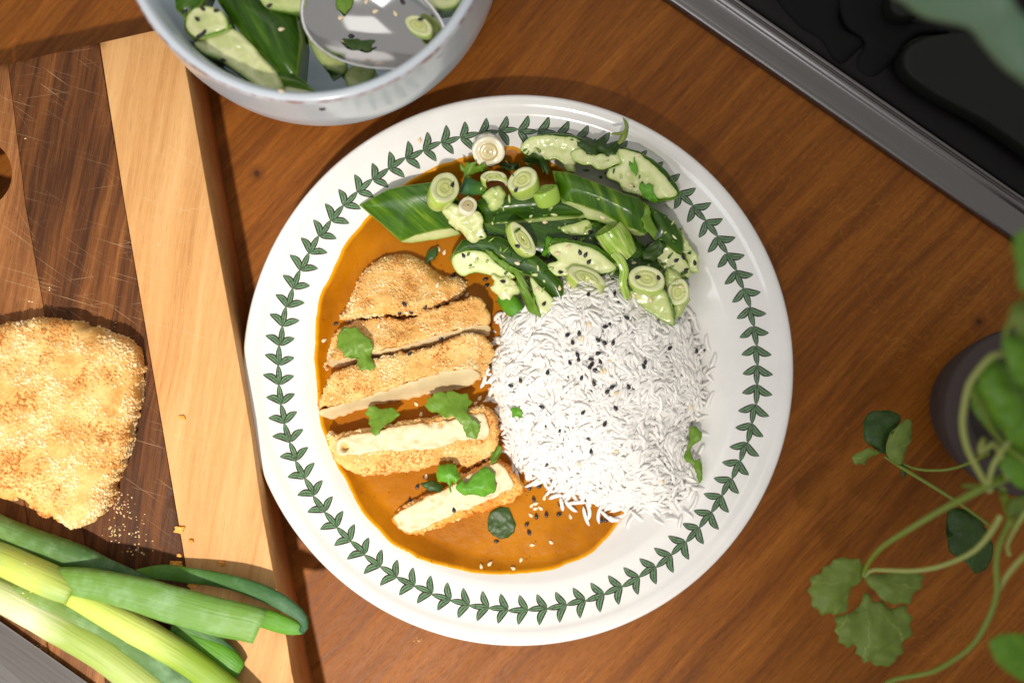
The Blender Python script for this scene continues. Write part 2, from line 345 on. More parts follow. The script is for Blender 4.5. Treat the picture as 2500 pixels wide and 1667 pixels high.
def fleshmat(name, a, b, rim):
    m = M(name); c = m.co('Object', (1, 1, 1)); col = m.mix(m.noise(c, .9, 4), a, b)
    col = m.mix(m.ramp(m.attr('edge'), [(.0, .8), (.09, .35), (.22, 0.)]), col, rim)
    nb = m.noise(c, 3.5, 4, .6)
    sv = m.n('TexVoronoi', i_Vector=c, i_Scale=2.1, i_Randomness=.9); sd = m.ramp(sv.outputs['Distance'], [(.0, 1.), (.16, .75), (.24, 0.)])
    inn = m.math('MULTIPLY', m.ramp(m.attr('edge'), [(.22, 0.), (.42, 1.)]), m.ramp(m.noise(c, .8, 2), [(.42, 0.), (.55, 1.)]))
    col = m.mix(m.math('MULTIPLY', inn, .55), col, tuple(x*y for x, y in zip(a, (.72, .80, .55))))
    col = m.mix(m.math('MULTIPLY', m.math('MULTIPLY', sd, inn), .8), col, sr(240, 236, 196))
    m.set(Base_Color=col, Roughness=.28, Coat_Weight=.25, Coat_Roughness=.1); m.sss(.45, (.9, 1, .45), .004); m.bump(nb, .16, .0006); return m.m
FLESH = fleshmat('cucumber_flesh', sr(212, 218, 150), sr(236, 238, 192), sr(150, 182, 70))
FLESHG = fleshmat('cucumber_flesh_green', sr(186, 200, 116), sr(216, 222, 158), sr(110, 150, 44))
PULP = fleshmat('cucumber_pulp', sr(206, 210, 140), sr(234, 234, 186), sr(196, 208, 130))
m = M('onion_ring'); r_ = m.attr('rad'); c = m.co('Object', (1, 1, 1))
col = m.ramp(m.math('ADD', r_, m.math('MULTIPLY', m.math('SUBTRACT', m.noise(c, 3, 2), .5), .06)), [(.0, sr(214, 218, 132)), (.24, sr(208, 214, 134)), (.30, sr(190, 204, 108)), (.38, sr(220, 222, 156)), (.54, sr(218, 222, 152)), (.61, sr(192, 206, 112)), (.68, sr(226, 228, 172)), (.76, sr(230, 232, 184)), (.93, sr(226, 230, 176)), (1., sr(176, 200, 90))])
m.set(Base_Color=col, Roughness=.18, Coat_Weight=.4); m.sss(.4, (.8, 1, .35), .0025); m.bump(m.noise(c, 4, 3), .25, .0004); RING = m.m
m = M('onion_ring_white'); r_ = m.attr('rad'); c = m.co('Object', (1, 1, 1))
col = m.ramp(r_, [(.0, sr(206, 190, 140)), (.4, sr(222, 206, 160)), (.55, sr(200, 180, 126)), (.62, sr(232, 222, 190)), (1., sr(236, 230, 206))])
m.set(Base_Color=col, Roughness=.2, Coat_Weight=.4); m.sss(.4, (1, .9, .5), .0025); RINGW = m.m
m = M('onion_green_sheath'); uv = m.n('TexCoord').outputs['UV']; mp = m.n('VectorMath', operation='MULTIPLY'); m.t.links.new(uv, mp.inputs[0]); mp.inputs[1].default_value = (1.5, 26, 1)
m.set(Base_Color=m.ramp(m.noise(mp.outputs[0], 1, 3), [(.35, sr(120, 160, 40)), (.5, sr(160, 192, 76)), (.66, sr(208, 220, 140))]), Roughness=.2, Coat_Weight=.4); m.sss(.3, (.6, 1, .3), .002); SHEATH = m.m
# spring onion stalks: U runs white base -> green leaf
def onionm(name, stops, bloom=.25):
    m = M(name); uv = m.n('TexCoord').outputs['UV']; s_ = m.n('SeparateXYZ', i_0=uv)
    mp = m.n('VectorMath', operation='MULTIPLY'); m.t.links.new(uv, mp.inputs[0]); mp.inputs[1].default_value = (2.5, 34, 1)
    nz = m.noise(mp.outputs[0], 1, 4, .6); f = m.math('ADD', s_.outputs[0], m.math('MULTIPLY', m.math('SUBTRACT', nz, .5), .22))
    col = m.ramp(f, stops); col = m.mix(m.math('MULTIPLY', m.ramp(m.noise(m.co('Object', (.9, .9, .9)), 1, 5, .65), [(.48, 0.), (.68, 1.)]), bloom), col, sr(150, 186, 140))
    col = m.mix(m.ramp(nz, [(.3, .25), (.45, 0.)]), col, sr(60, 100, 24))
    m.set(Base_Color=col, Roughness=.42, Specular_IOR_Level=.3); m.sss(.15, (.5, 1, .2), .003); m.bump(nz, .5, .0009); return m.m
ON1 = onionm('spring_onion_upper', [(.0, sr(138, 158, 70)), (.35, sr(98, 130, 58)), (.7, sr(74, 110, 56)), (1., sr(62, 96, 60))], .4)
ON2 = onionm('spring_onion_main', [(.0, sr(170, 190, 60)), (.25, sr(196, 206, 100)), (.4, sr(110, 146, 56)), (.75, sr(104, 144, 62)), (1., sr(108, 148, 56))], .45)
ON2B = onionm('spring_onion_lime', [(.0, sr(196, 212, 84)), (.45, sr(198, 210, 108)), (.62, sr(138, 166, 48)), (1., sr(124, 156, 52))], .1)
ON3 = onionm('spring_onion_white', [(.0, sr(150, 172, 84)), (.2, sr(206, 214, 150)), (.4, sr(226, 228, 184)), (.55, sr(158, 178, 82)), (1., sr(176, 190, 110))], .1)
ONL = onionm('spring_onion_leaf', [(.0, sr(92, 140, 40)), (.5, sr(62, 106, 46)), (1., sr(50, 92, 62))], .2)
ONB = onionm('spring_onion_bright', [(.0, sr(80, 130, 36)), (.5, sr(92, 150, 26)), (1., sr(84, 140, 36))], .1)
# coriander leaf: veins fan out from the leaf base
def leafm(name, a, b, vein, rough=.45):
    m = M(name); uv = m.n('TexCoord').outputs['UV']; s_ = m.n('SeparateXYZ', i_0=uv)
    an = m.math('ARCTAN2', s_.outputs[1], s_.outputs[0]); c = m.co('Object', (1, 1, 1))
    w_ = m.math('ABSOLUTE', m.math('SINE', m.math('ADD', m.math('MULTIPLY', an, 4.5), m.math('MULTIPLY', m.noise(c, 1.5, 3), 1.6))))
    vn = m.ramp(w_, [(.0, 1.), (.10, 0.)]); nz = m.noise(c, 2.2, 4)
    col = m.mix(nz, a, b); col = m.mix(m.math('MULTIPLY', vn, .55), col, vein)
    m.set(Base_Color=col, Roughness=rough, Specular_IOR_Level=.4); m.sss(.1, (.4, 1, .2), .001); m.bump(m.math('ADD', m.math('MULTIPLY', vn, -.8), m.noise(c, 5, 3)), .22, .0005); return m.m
COR = leafm('coriander_leaf', sr(84, 122, 24), sr(122, 156, 50), sr(70, 102, 28))
CORB = leafm('coriander_bright', sr(66, 132, 20), sr(110, 168, 40), sr(150, 190, 80))
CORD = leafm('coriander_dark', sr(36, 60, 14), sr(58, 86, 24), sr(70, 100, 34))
CORP = leafm('coriander_plant_leaf', sr(84, 106, 28), sr(124, 142, 58), sr(158, 168, 86), .5)
CORPG = leafm('coriander_lush_leaf', sr(66, 112, 8), sr(108, 152, 30), sr(140, 176, 60), .4)
STEM = plain('coriander_stem', sr(120, 138, 44), .4).sss(.2, (.6, 1, .3), .002).m
STEMY = plain('coriander_stem_pale', sr(160, 168, 88), .4).sss(.2, (.6, 1, .3), .002).m
BSEED = plain('black_sesame', (.018, .015, .02), .3).m
WSEED = plain('white_sesame', sr(238, 216, 176), .35).sss(.2, (1, .8, .5), .001).m
m = M('spoon_steel'); nz = m.noise(m.co('Object', (.6, .6, .6)), 1, 3); m.set(Base_Color=(.66, .65, .64, 1), Metallic=1., Roughness=m.ramp(nz, [(.3, .07), (.7, .16)])); STEEL = m.m
m = M('brushed_trim'); nz = m.noise(m.co('Object', (.15, 12, 1), (0, 0, R(34.7))), 1, 3); m.set(Base_Color=(.22, .205, .20, 1), Metallic=1., Roughness=m.ramp(nz, [(.3, .24), (.7, .38)])); TRIM = m.m
m = M('knife_steel'); nz = m.noise(m.co('Object', (.3, 9, 1), (0, 0, R(35))), 1, 4); m.set(Base_Color=m.mix(nz, (.09, .08, .075), (.13, .118, .112)), Metallic=.2, Roughness=m.ramp(nz, [(.3, .34), (.7, .48)])); KNIFE = m.m
m = plain('hob_enamel', (.006, .005, .005), .35, Specular_IOR_Level=.2); HOB = m.m
BURN = plain('burner_cap', (.010, .011, .008), .6, Specular_IOR_Level=.25).m
IRON = plain('cast_iron', (.004, .0035, .0035), .7, Specular_IOR_Level=.2).m
POT = plain('pot_clay_grey', sr(68, 57, 54), .85).m
SOIL = crustmat('potting_soil', (.012, .008, .005), (.03, .02, .012), (.06, .04, .025))
CRB = crumbmat('board_crumbs', [(0., sr(214, 160, 84)), (1., sr(246, 222, 172))])
DARKGAP = plain('joint_glue', (.03, .015, .008), .8).m

# ------------------------------------------------------------------ countertop
def sheet(name, x0, x1, y0, y1, z, mat, res=40):
    X = np.linspace(x0, x1, res); Y = np.linspace(y0, y1, res); V = [(x, y, z) for y in Y for x in X]
    Fc = [(j*res+i, j*res+i+1, (j+1)*res+i+1, (j+1)*res+i) for j in range(res-1) for i in range(res-1)]
    return link(name, V, Fc, mat, solid=True)
o = sheet('countertop', -95, 95, -80, 80, 0, COUNTER); o['kind'] = 'structure'; o['label'] = 'orange brown oiled wood kitchen worktop with diagonal grain'

# ------------------------------------------------------------------ cutting board
ZB = 3.5
cb = empty('cutting_board', P(150, 800, 0), 'thick two tone wooden chopping board with a finger hole, under the breaded cutlet', 'chopping board')
arc = lambda a0, a1, k: [(-56+85*math.cos(R(a0+(a1-a0)*i/k)), 424+85*math.sin(R(a0+(a1-a0)*i/k))) for i in range(k+1)]
kw = dict(parent=cb, z=ZB, thick=3.5, res=.5, smooth=False)
pillow('stave', [(-420, 258), (-56, 173)]+arc(-90, -270, 24)+[(-56, 509), (180, 1980), (-220, 2040)], BD0, rnd=.12, **kw)
pillow('stave', [(-53, 172.5), (19, 156)]+[(62, 500), (200, 1287), (292, 1900), (183, 1980), (-54, 512)]+arc(89, -89, 24), BD0, rnd=.02, **kw)
pillow('stave', [(20, 155.8), (240.6, 105.5), (303.2, 500), (452.4, 1381), (541.6, 1880), (293, 1900), (201, 1287), (63, 500)], BD1, rnd=.025, **kw)
pillow('stave', [(243, 105), (366, 77), (432, 66), (459, 198), (512, 500), (586, 900), (612, 1050), (640, 1250), (664, 1380), (700, 1560), (712, 1640), (760, 1860), (542.6, 1880), (453.4, 1381), (304.2, 500)], BL, rnd=.04, **kw)
pillow('joint_line', [(235, 110), (247, 108), (312, 500), (460, 1381), (550, 1870), (538, 1872), (446, 1381), (297, 500)], DARKGAP, parent=cb, z=ZB-.25, thick=.4, res=1., rnd=0, smooth=False)

# ------------------------------------------------------------------ hob
hob = empty('gas_hob', P(2300, 200, 0), 'black enamel gas hob with a brushed steel edge in the upper right corner', 'hob')
a = R(34.7); e0 = np.array(P(1753, 96, 0)[:2]); dv = np.array((math.cos(a), -math.sin(a))); nv = np.array((math.sin(a), math.cos(a)))
def strip(name, prof, mat, n=2, x0=-45, x1=60):
    V = []; 
    for t in np.linspace(x0, x1, n):
        for d, z in prof: p = e0+dv*t+nv*d; V.append((p[0], p[1], z))
    k = len(prof); Fc = [(i*k+j, (i+1)*k+j, (i+1)*k+j+1, i*k+j+1) for i in range(n-1) for j in range(k-1)]
    return link(name, V, Fc, mat, hob, solid=False)
pf = smoothprof([(0, .0), (.02, .25), (.12, .44), (.30, .52), (.5, .52), (1.2, .44), (1.35, .46), (1.46, .58), (1.58, .66), (1.70, .62), (1.76, .48), (1.84, .42), (1.95, .52), (2.05, .50), (2.12, .2), (2.14, .0)], .03)
strip('steel_trim', pf, TRIM)
strip('enamel_pan', smoothprof([(2.13, .1), (2.2, .28), (2.5, .34), (3.4, .34), (3.7, .30), (4.2, .12), (5.0, .08), (8, .08), (30, .08)], .15), HOB)
def hb(name, pts, mat, z, **k): return pillow(name, q('H', *pts), mat, hob, z=z, solid=False, **k)
hb('pan_support', [(760, -80), (1170, -80), (1190, 60), (1200, 160), (1350, 250), (1300, 330), (1250, 380), (1220, 420), (1140, 380), (1050, 250), (900, 150)], IRON, .6, rnd=.5, thick=.5, res=.35)
hb('pan_support', [(1170, -80), (1500, -80), (1510, 40), (1560, 100), (1900, 190), (1700, 220), (1600, 290), (1560, 370), (1400, 500), (1280, 440), (1290, 340), (1340, 270), (1210, 150)], IRON, .5, rnd=.4, thick=.4, res=.35)
hb('burner_cap', [(1580, 370), (1620, 290), (1700, 240), (1850, 210), (2050, 200), (2300, 240), (2600, 400), (2700, 900), (2560, 1080), (2352, 930), (2100, 760), (1800, 600), (1620, 470)], BURN, 1.5, rnd=.25, thick=1.3, res=.4)
hb('burner_cap', [(1500, 40), (1520, -60), (1640, -90), (1760, -60), (1740, 40), (1680, 90), (1560, 100)], BURN, 1.7, rnd=.2, thick=1.4, res=.3)

# ------------------------------------------------------------------ dinner plate
PX, PY = P(1265, 904, 2.6)[:2]
plate = empty('dinner_plate', (PX, PY, 0), 'round white dinner plate with a printed green leaf wreath, holding curry and rice', 'plate')
TOP = smoothprof([(0, .62), (4, .62), (7.4, .66), (8.6, .82), (9.5, 1.15), (10.2, 1.60), (10.8, 1.95), (11.5, 2.16), (12.2, 2.28), (12.55, 2.36), (12.9, 2.56), (13.2, 2.66), (13.42, 2.62), (13.5, 2.50)])
BOT = smoothprof([(13.5, 2.50), (13.46, 2.36), (13.2, 2.22), (12.5, 1.95), (11.2, 1.6), (10, 1.1), (8.9, .5), (8.3, .12), (8.15, .0), (7.9, .0), (7.8, .2), (7.4, .3), (0, .3)])
lathe('plate_body', TOP+BOT[1:], PX, PY, GLAZE, plate, 192, solid=True)
TR_, TZ_ = np.array([p[0] for p in TOP]), np.array([p[1] for p in TOP])
def pz(x, y): return float(np.interp(math.hypot(x-PX, y-PY), TR_, TZ_))
# wreath decal
V = []; Fc = []; uv = []
NL = 77; r0 = 586/49.75
def leafd(cx, cy, ang, ln, wd, curve):
    b = len(V); na, nb = 12, 4
    for i in range(na+1):
        t = i/na; ww = wd*.5*(math.sin(math.pi*min(1, t**.9))**.7); bx = t*ln; by = curve*math.sin(math.pi*t)*ln+curve*.6*t*t*ln
        for j in range(nb+1):
            s = -1+2*j/nb; x = bx; y = by+s*ww
            X = cx+x*math.cos(ang)-y*math.sin(ang); Y = cy+x*math.sin(ang)+y*math.cos(ang)
            V.append((X, Y, pz(X, Y)+.008)); uv.append((t, .5+.5*s))
    for i in range(na):
        for j in range(nb): Fc.append((b+i*(nb+1)+j, b+(i+1)*(nb+1)+j, b+(i+1)*(nb+1)+j+1, b+i*(nb+1)+j+1))
for i in range(NL):
    t = -2*math.pi*i/NL+.02; rr = r0+rng.uniform(-.02, .02); cx = PX+rr*math.cos(t); cy = PY+rr*math.sin(t); d = t-math.pi/2; j = rng.uniform(-.06, .06)
    leafd(cx, cy, d+.01, 1.0, .30, .02*(1 if i % 2 else -1))
    leafd(cx, cy, d+1.08+j, .88*rng.uniform(.94, 1.05), .37, -.16); leafd(cx, cy, d-1.10+j, .83*rng.uniform(.94, 1.05), .35, .12)
link('leaf_wreath', V, Fc, INK, plate, uv)['label'] = 'printed garland of small green leaves around the rim'

# ------------------------------------------------------------------ curry sauce
ZS = 1.28
so = [(1232, 368), (1275, 373), (1380, 420), (1500, 520), (1560, 700), (1540, 900), (1600, 1100), (1560, 1200), (1509, 1276), (1467, 1329), (1393, 1371), (1297, 1397), (1201, 1397), (1105, 1382), (1010, 1350), (935, 1297), (882, 1233), (840, 1159), (803, 1084), (781, 1010), (772, 903), (774, 808), (787, 723), (824, 648), (850, 594), (902, 532), (940, 492), (993, 453), (1067, 412), (1153, 386)]
o = pillow('curry_sauce', so, SAUCE, z=ZS, zfun=lambda x, y: max(ZS+.02*fbm((x, y), .5, 3)+.012*fbm((x, y), 2.5, 3), pz(x, y)+.07), rnd=.09, thick=.12, res=.2, ragged=.08, rsc=.8, cap=False)
tag(o, 'glossy orange brown curry sauce pooled in the left half of the plate', 'sauce', kind='stuff')

# ------------------------------------------------------------------ crumb scattering
ICO = np.array([(0, 0, 1), (.89, 0, .45), (.28, .85, .45), (-.72, .53, .45), (-.72, -.53, .45), (.28, -.85, .45), (.72, .53, -.45), (-.28, .85, -.45), (-.89, 0, -.45), (-.28, -.85, -.45), (.72, -.53, -.45), (0, 0, -1)])
ICF = np.array([(0,1,2),(0,2,3),(0,3,4),(0,4,5),(0,5,1),(1,6,2),(2,7,3),(3,8,4),(4,9,5),(5,10,1),(6,7,2),(7,8,3),(8,9,4),(9,10,5),(10,6,1),(11,7,6),(11,8,7),(11,9,8),(11,10,9),(11,6,10)])
def scatter(name, src, parent, mat, dens, s0, s1, minz=-.2, mask=None):
    me = src.data; off = np.array(parent.location)*100
    vs = np.zeros(len(me.vertices)*3); me.vertices.foreach_get('co', vs); vs = vs.reshape(-1, 3)*100+off
    tr = []
    for p in me.polygons:
        f = list(p.vertices)
        if len(f) > 8: continue
        for k in range(1, len(f)-1): tr.append((f[0], f[k], f[k+1]))
    T = vs[np.array(tr)]; nn = np.cross(T[:, 1]-T[:, 0], T[:, 2]-T[:, 0]); ar = np.linalg.norm(nn, axis=1)/2
    ar[nn[:, 2]/(2*ar+1e-9) < minz] = 0
    n = int(ar.sum()*dens); k = rng.choice(len(T), n, p=ar/ar.sum()); a_, b_ = rng.random(n), rng.random(n); fl = a_+b_ > 1; a_[fl] = 1-a_[fl]; b_[fl] = 1-b_[fl]
    p = T[k, 0]+a_[:, None]*(T[k, 1]-T[k, 0])+b_[:, None]*(T[k, 2]-T[k, 0])
    keep = np.array([fbm(x, .8, 5)+rng.uniform(-.22, .22) > -.2 for x in p]); p = p[keep]; n = len(p)
    sz = rng.uniform(s0, s1, n)*rng.choice([1, 1, 1, 1.5], n)
    V = np.empty((n, 12, 3))
    Q = rng.normal(size=(n, 3, 3)); Q, _ = np.linalg.qr(Q)
    base = ICO[None]*rng.uniform(.65, 1.3, (n, 12, 1))*np.array([1.25, 1, .8]); V = np.einsum('nij,nkj->nki', Q, base)*sz[:, None, None]+p[:, None, :]
    Fc = (ICF[None]+np.arange(n)[:, None, None]*12).reshape(-1, 3)
    tone = np.clip([.52+1.1*fbm(x, .7, 9) for x in p]+rng.normal(0, .16, n), 0, 1)
    o = link(name, V.reshape(-1, 3), Fc, mat, parent, attrs={'tone': np.repeat(tone, 12)}, smooth=False); o['kind'] = 'stuff'; return o

# ------------------------------------------------------------------ breaded tofu slices on the plate
GS = 'breaded tofu slices on the curry'
def slice_(loc, label, crust, core, wet=False, dens=85, extra=None, cseed=0, crn=.12, cdome=.06, pits=None):
    t = empty('breaded_tofu_slice', P(*loc), label, 'tofu slice', GS)
    k = []
    for i, c in enumerate(crust):
        cr = pillow('crust', c, CRUSTW if wet else CRUST, t, rnd=crn, thick=1.5, res=.11, namp=.09, nsc=1.6, ragged=.13, rsc=3.5, seed=cseed+i, dome=cdome, dw=.6); k.append(cr)
    if core: pillow('tofu_core', core, TOFU, t, rnd=.05, thick=1.2, res=.12, namp=.05, nsc=2.2, ragged=.10, seed=cseed, pits=pits)
    for cr in k: scatter('crumb', cr, t, CRUMBO if wet else CRUMB, dens*1.4, .024, .052)
    return t
def zz(pts, z): return [p+(z,) if len(p) == 2 else p for p in pts]
# S1
slice_((970, 700, ZS), 'rounded end piece of breaded tofu, farthest from the plate bottom, all golden crust',
       [q('E', (305,700,1.5),(330,640,1.6),(420,500,1.9),(480,330,1.8),(620,170,1.75),(820,90,1.7),(1000,100,1.7),(1130,170,1.75),(1280,280,1.7),(1400,300,1.6),(1530,350,1.5),(1500,440,1.7),(1420,510,1.9),(1250,575,2.2),(1080,630,2.4),(830,655,2.4),(500,680,2.2),(390,715,1.8))], None, dens=100, cseed=1, crn=.3, cdome=.45)
# S2
slice_((990, 830, ZS), 'second breaded tofu slice from the top, a coriander leaf lying on its left end',
       [q('E', (170,1190,1.6),(200,1030,1.8),(250,870,1.9),(420,745,2.0),(700,700,2.0),(1000,705,2.2),(1090,640,2.5),(1250,592,2.6),(1500,505,2.7),(1620,492,2.6),(1690,560,2.6),(1760,700,2.5),(1735,765,2.5),(1500,785,2.8),(1280,850,2.8),(950,950,2.7),(640,1015,2.6),(220,1095,2.3))],
       q('E', (215,1085,2.3),(430,1050,2.4),(640,1008,2.6),(950,943,2.7),(1280,843,2.8),(1500,778,2.8),(1720,762,2.5),(1740,850,1.7),(1480,905,1.9),(1150,1000,1.7),(700,1100,1.5),(500,1130,1.4),(230,1165,1.4)), cseed=4)
# S3
slice_((990, 930, ZS), 'third breaded tofu slice with a long bright cream cut side facing the plate bottom',
       [q('E', (100,1550,1.8),(130,1450,2.1),(180,1330,2.3),(230,1235,2.4),(400,1160,2.5),(800,1050,2.8),(1200,970,2.9),(1500,845,3.0),(1600,832,2.9),(1730,900,2.7),(1780,1000,2.4),(1760,1100,2.2),(1700,1200,2.1),(1650,1280,1.9),(1570,1185,2.9),(1400,1190,3.1),(1000,1300,3.1),(700,1400,2.9),(550,1450,2.8),(300,1520,2.6))],
       q('E', (290,1515,2.6),(550,1442,2.8),(700,1392,2.9),(1000,1292,3.1),(1400,1182,3.1),(1580,1180,2.9),(1660,1270,2.2),(1500,1360,1.7),(1400,1385,1.5),(1100,1445,1.5),(700,1512,1.4),(500,1575,1.4),(200,1668,1.4),(110,1600,1.7),(130,1570,2.2)), cseed=8)
# S4 lies on its side: cut face up
slice_((1010, 1080, ZS), 'fourth breaded tofu slice, cut face up, with a dark pit at its left end',
       [q('G', (200,430,2.3),(300,440,2.2),(500,398,2.2),(800,348,2.3),(1050,298,2.4),(1290,262,2.5),(1560,205,2.6),(1690,180,2.6),(1790,250,2.5),(1830,370,2.4),(1815,540,2.2),(1750,650,1.8),(1640,700,1.6),(1540,750,1.5),(1420,700,1.6),(1300,700,1.5),(1200,738,1.5),(900,798,1.4),(600,828,1.4),(350,790,1.4),(270,700,1.6),(230,600,2.0),(210,500,2.2))],
       q('G', (300,475,2.42),(420,440,2.42),(650,400,2.45),(900,350,2.5),(1250,308,2.62),(1480,265,2.68),(1650,222,2.72),(1710,270,2.68),(1740,380,2.60),(1690,478,2.5),(1550,485,2.5),(1400,515,2.5),(1280,560,2.44),(1100,585,2.4),(700,590,2.36),(500,630,2.34),(300,630,2.3),(270,560,2.34)), cseed=12, pits=[(841, 1092, .13, .9), (1018, 1075, .05, .2), (1052, 1035, .10, .25), (1078, 1036, .08, .3)])
# S5
s5 = slice_((1110, 1220, ZS), 'lowest breaded tofu slice, nearest the plate bottom, half sunk in sauce under coriander',
       [q('G', (800,1270,1.42),(830,1190,1.5),(960,1105,1.6),(1150,1010,1.7),(1320,935,1.8),(1500,830,2.0),(1700,725,2.1),(1850,688,2.2),(1960,790,2.2),(2060,930,2.1),(1995,1060,1.8),(1800,1140,1.6),(1500,1230,1.5),(1300,1305,1.5),(1100,1370,1.45),(980,1395,1.4),(870,1360,1.4))],
       q('G', (830,1230,1.62),(870,1185,1.7),(950,1135,1.75),(1150,1022,1.9),(1320,952,2.0),(1500,852,2.15),(1700,745,2.3),(1840,712,2.38),(1930,810,2.36),(1980,900,2.3),(1900,980,2.2),(1750,1060,2.05),(1500,1165,1.9),(1300,1245,1.8),(1100,1340,1.7),(980,1372,1.62),(880,1340,1.6)), pits=[(1055, 1223, .05, .2), (1075, 1226, .05, .2), (975, 1284, .07, .2)], wet=True, dens=60, cseed=16)

# ------------------------------------------------------------------ breaded cutlet on the board
ct = empty('breaded_tofu_cutlet', P(100, 1030, ZB), 'whole breaded golden cutlet on the chopping board with pale crumbs', 'cutlet')
cp = q('U', (-330,1180),(-420,700),(-260,320),(0,250),(100,225),(270,205),(400,215),(560,245),(720,300),(840,350),(900,430),(908,600),(885,780),(855,900),(848,1000),(800,1130),(745,1260),(720,1370),(650,1470),(560,1530),(450,1545),(380,1500),(340,1470),(270,1475),(220,1420),(130,1360),(0,1345))
cp = [(x-18 if x > 200 else x-8, y) for x, y in cp]
cc = pillow('crust', zz(cp, 4.7), CRUST, ct, dome=.45, dw=1.6, rnd=.35, thick=.95, res=.14, namp=.16, nsc=.8, ragged=.12, rsc=3., seed=21)
scatter('crumb', cc, ct, CRUMB, 120, .026, .062)

# ------------------------------------------------------------------ bowl of cucumber salad
BX, BY = P(744, -218, 8.0)[:2]
bw = empty('serving_bowl', (BX, BY, 0), 'pale blue glazed bowl of cucumber salad with a red brown line on its rim', 'bowl')
bpin = smoothprof([(0, 1.2), (3.5, 1.3), (5.8, 2.2), (7.1, 3.8), (7.55, 5.5), (7.72, 7.2), (7.86, 7.8), (8.05, 8.0), (8.22, 7.98), (8.36, 7.82), (8.40, 7.5), (8.50, 6.2), (8.56, 5.0), (8.42, 3.6), (7.8, 2.2), (6.6, 1.0), (5.2, .5), (4.6, .3), (4.5, 0), (0, 0)])
lathe('bowl_body', bpin, BX, BY, BOWLG, bw, 160, solid=True)
GC = 'cucumber pieces in the serving bowl'; GP = 'cucumber pieces on the dinner plate'; GO = 'spring onion slices on the dinner plate'; GK = 'coriander leaves on the plate'
def cuc(label, group, skin_=None, flesh=None, sm=None, fm=None, ang=0., c='X', dome=.25, dw=.7, thick=.6, fl_n=.04, rag=.02, fr=.06):
    allp = (skin_ or [])+(flesh or []); cx = sum(p[0] for p in allp)/len(allp); cy = sum(p[1] for p in allp)/len(allp); z0 = min(p[2] for p in allp)-thick
    t = empty('cucumber_piece', P(cx, cy, z0), label, 'cucumber', group); sd = len(TR) % 97
    if flesh: pillow('flesh', flesh, fm or FLESH, t, rnd=fr, thick=thick, res=.12, namp=fl_n, nsc=2.2, ragged=rag, ang=R(ang), seed=sd)
    if skin_: pillow('skin', skin_, sm or SKIN, t, rnd=.04, smooth=False, thick=thick, dome=dome, dw=dw, res=.13, namp=.02, nsc=1.2, ang=R(ang), seed=sd, ragged=rag*.4)
    return t
def Z(pts, z): return [p if len(p) > 2 else p+(z,) for p in pts]
cuc('dark cucumber batten under the other pieces at the bottom of the bowl', GC, Z(q('W', (520,330),(640,420),(760,540),(900,600),(860,640),(700,560),(560,420)), 4.6), sm=SKIND, ang=-40)
cuc('big dark green cucumber wedge in the middle of the bowl, skin up', GC, Z(q('W', (560,-60),(880,-60),(1110,90),(1135,250),(1110,510),(1000,470),(900,360),(780,230),(690,140),(630,50)), 6.0), sm=SKIND, ang=-62, dome=.6, dw=1.4, thick=2.)
cuc('long pale cucumber chunk along the left side of the bowl', GC, None, Z(q('W', (450,270),(560,215),(690,175),(800,255),(890,360),(975,455),(1020,560),(930,592),(850,550),(720,450),(600,370),(500,330)), 6.3), ang=-40, thick=1.5, fl_n=.12, fr=.2)
cuc('rounded pale cucumber chunk topped with black seeds in the bowl', GC, Z(q('W', (385,140),(400,60),(430,40),(440,120),(420,200),(470,245),(440,250),(395,200)), 6.5), Z(q('W', (395,140),(430,60),(530,35),(620,60),(665,130),(660,185),(560,222),(470,242),(405,190)), 6.7), thick=1.4, fl_n=.1, fr=.15)
cuc('green skinned cucumber end at the upper left of the bowl', GC, Z(q('W', (325,-60),(540,-60),(500,30),(440,80),(380,100),(335,60)), 6.6), ang=30, thick=1.2)
cuc('short cucumber wedge with glossy skin nearest the bowl rim', GC, Z(q('W', (810,482),(880,455),(1040,452),(1150,510),(1235,590),(1180,575),(1050,548),(930,582)), 6.0), Z(q('W', (925,582),(1050,545),(1180,570),(1240,600),(1180,640),(960,640)), 5.9), ang=-15, thick=1.)
cuc('pale shaded cucumber sliver behind the spoon edge', GC, None, Z(q('W', (1140,90),(1190,120),(1240,220),(1300,320),(1420,400),(1410,465),(1280,425),(1200,300),(1150,180)), 4.6), fm=FLESHG, thick=1., fl_n=.08)
cuc('small pale cucumber chunk under the spoon tip', GC, None, Z(q('W', (1415,470),(1500,400),(1610,440),(1560,530),(1440,560)), 4.9), fm=FLESHG, thick=1., fr=.15)
cuc('seeded cucumber slice at the top edge of the frame in the bowl', GC, Z(q('W', (870,-40),(1150,-40),(1160,85),(960,72),(895,45)), 6.3), Z(q('W', (880,-40),(1140,-40),(1150,70),(960,60),(900,35)), 6.6), fm=FLESHG, thick=1.)
cuc('cucumber slice leaning on the right inner wall of the bowl', GC, Z(q('W', (1840,-50),(2180,-60),(2140,55),(2010,75),(1930,55)), 6.3), Z(q('W', (1860,-50),(2150,-50),(2120,40),(2010,58),(1940,40)), 6.6), fm=FLESH, thick=1.)
cuc('dark cucumber end in the shade beneath the spoon', GC, Z(q('W', (1280,420),(1420,380),(1440,540),(1380,470),(1330,500)), 4.2), sm=SKIND, ang=-30)
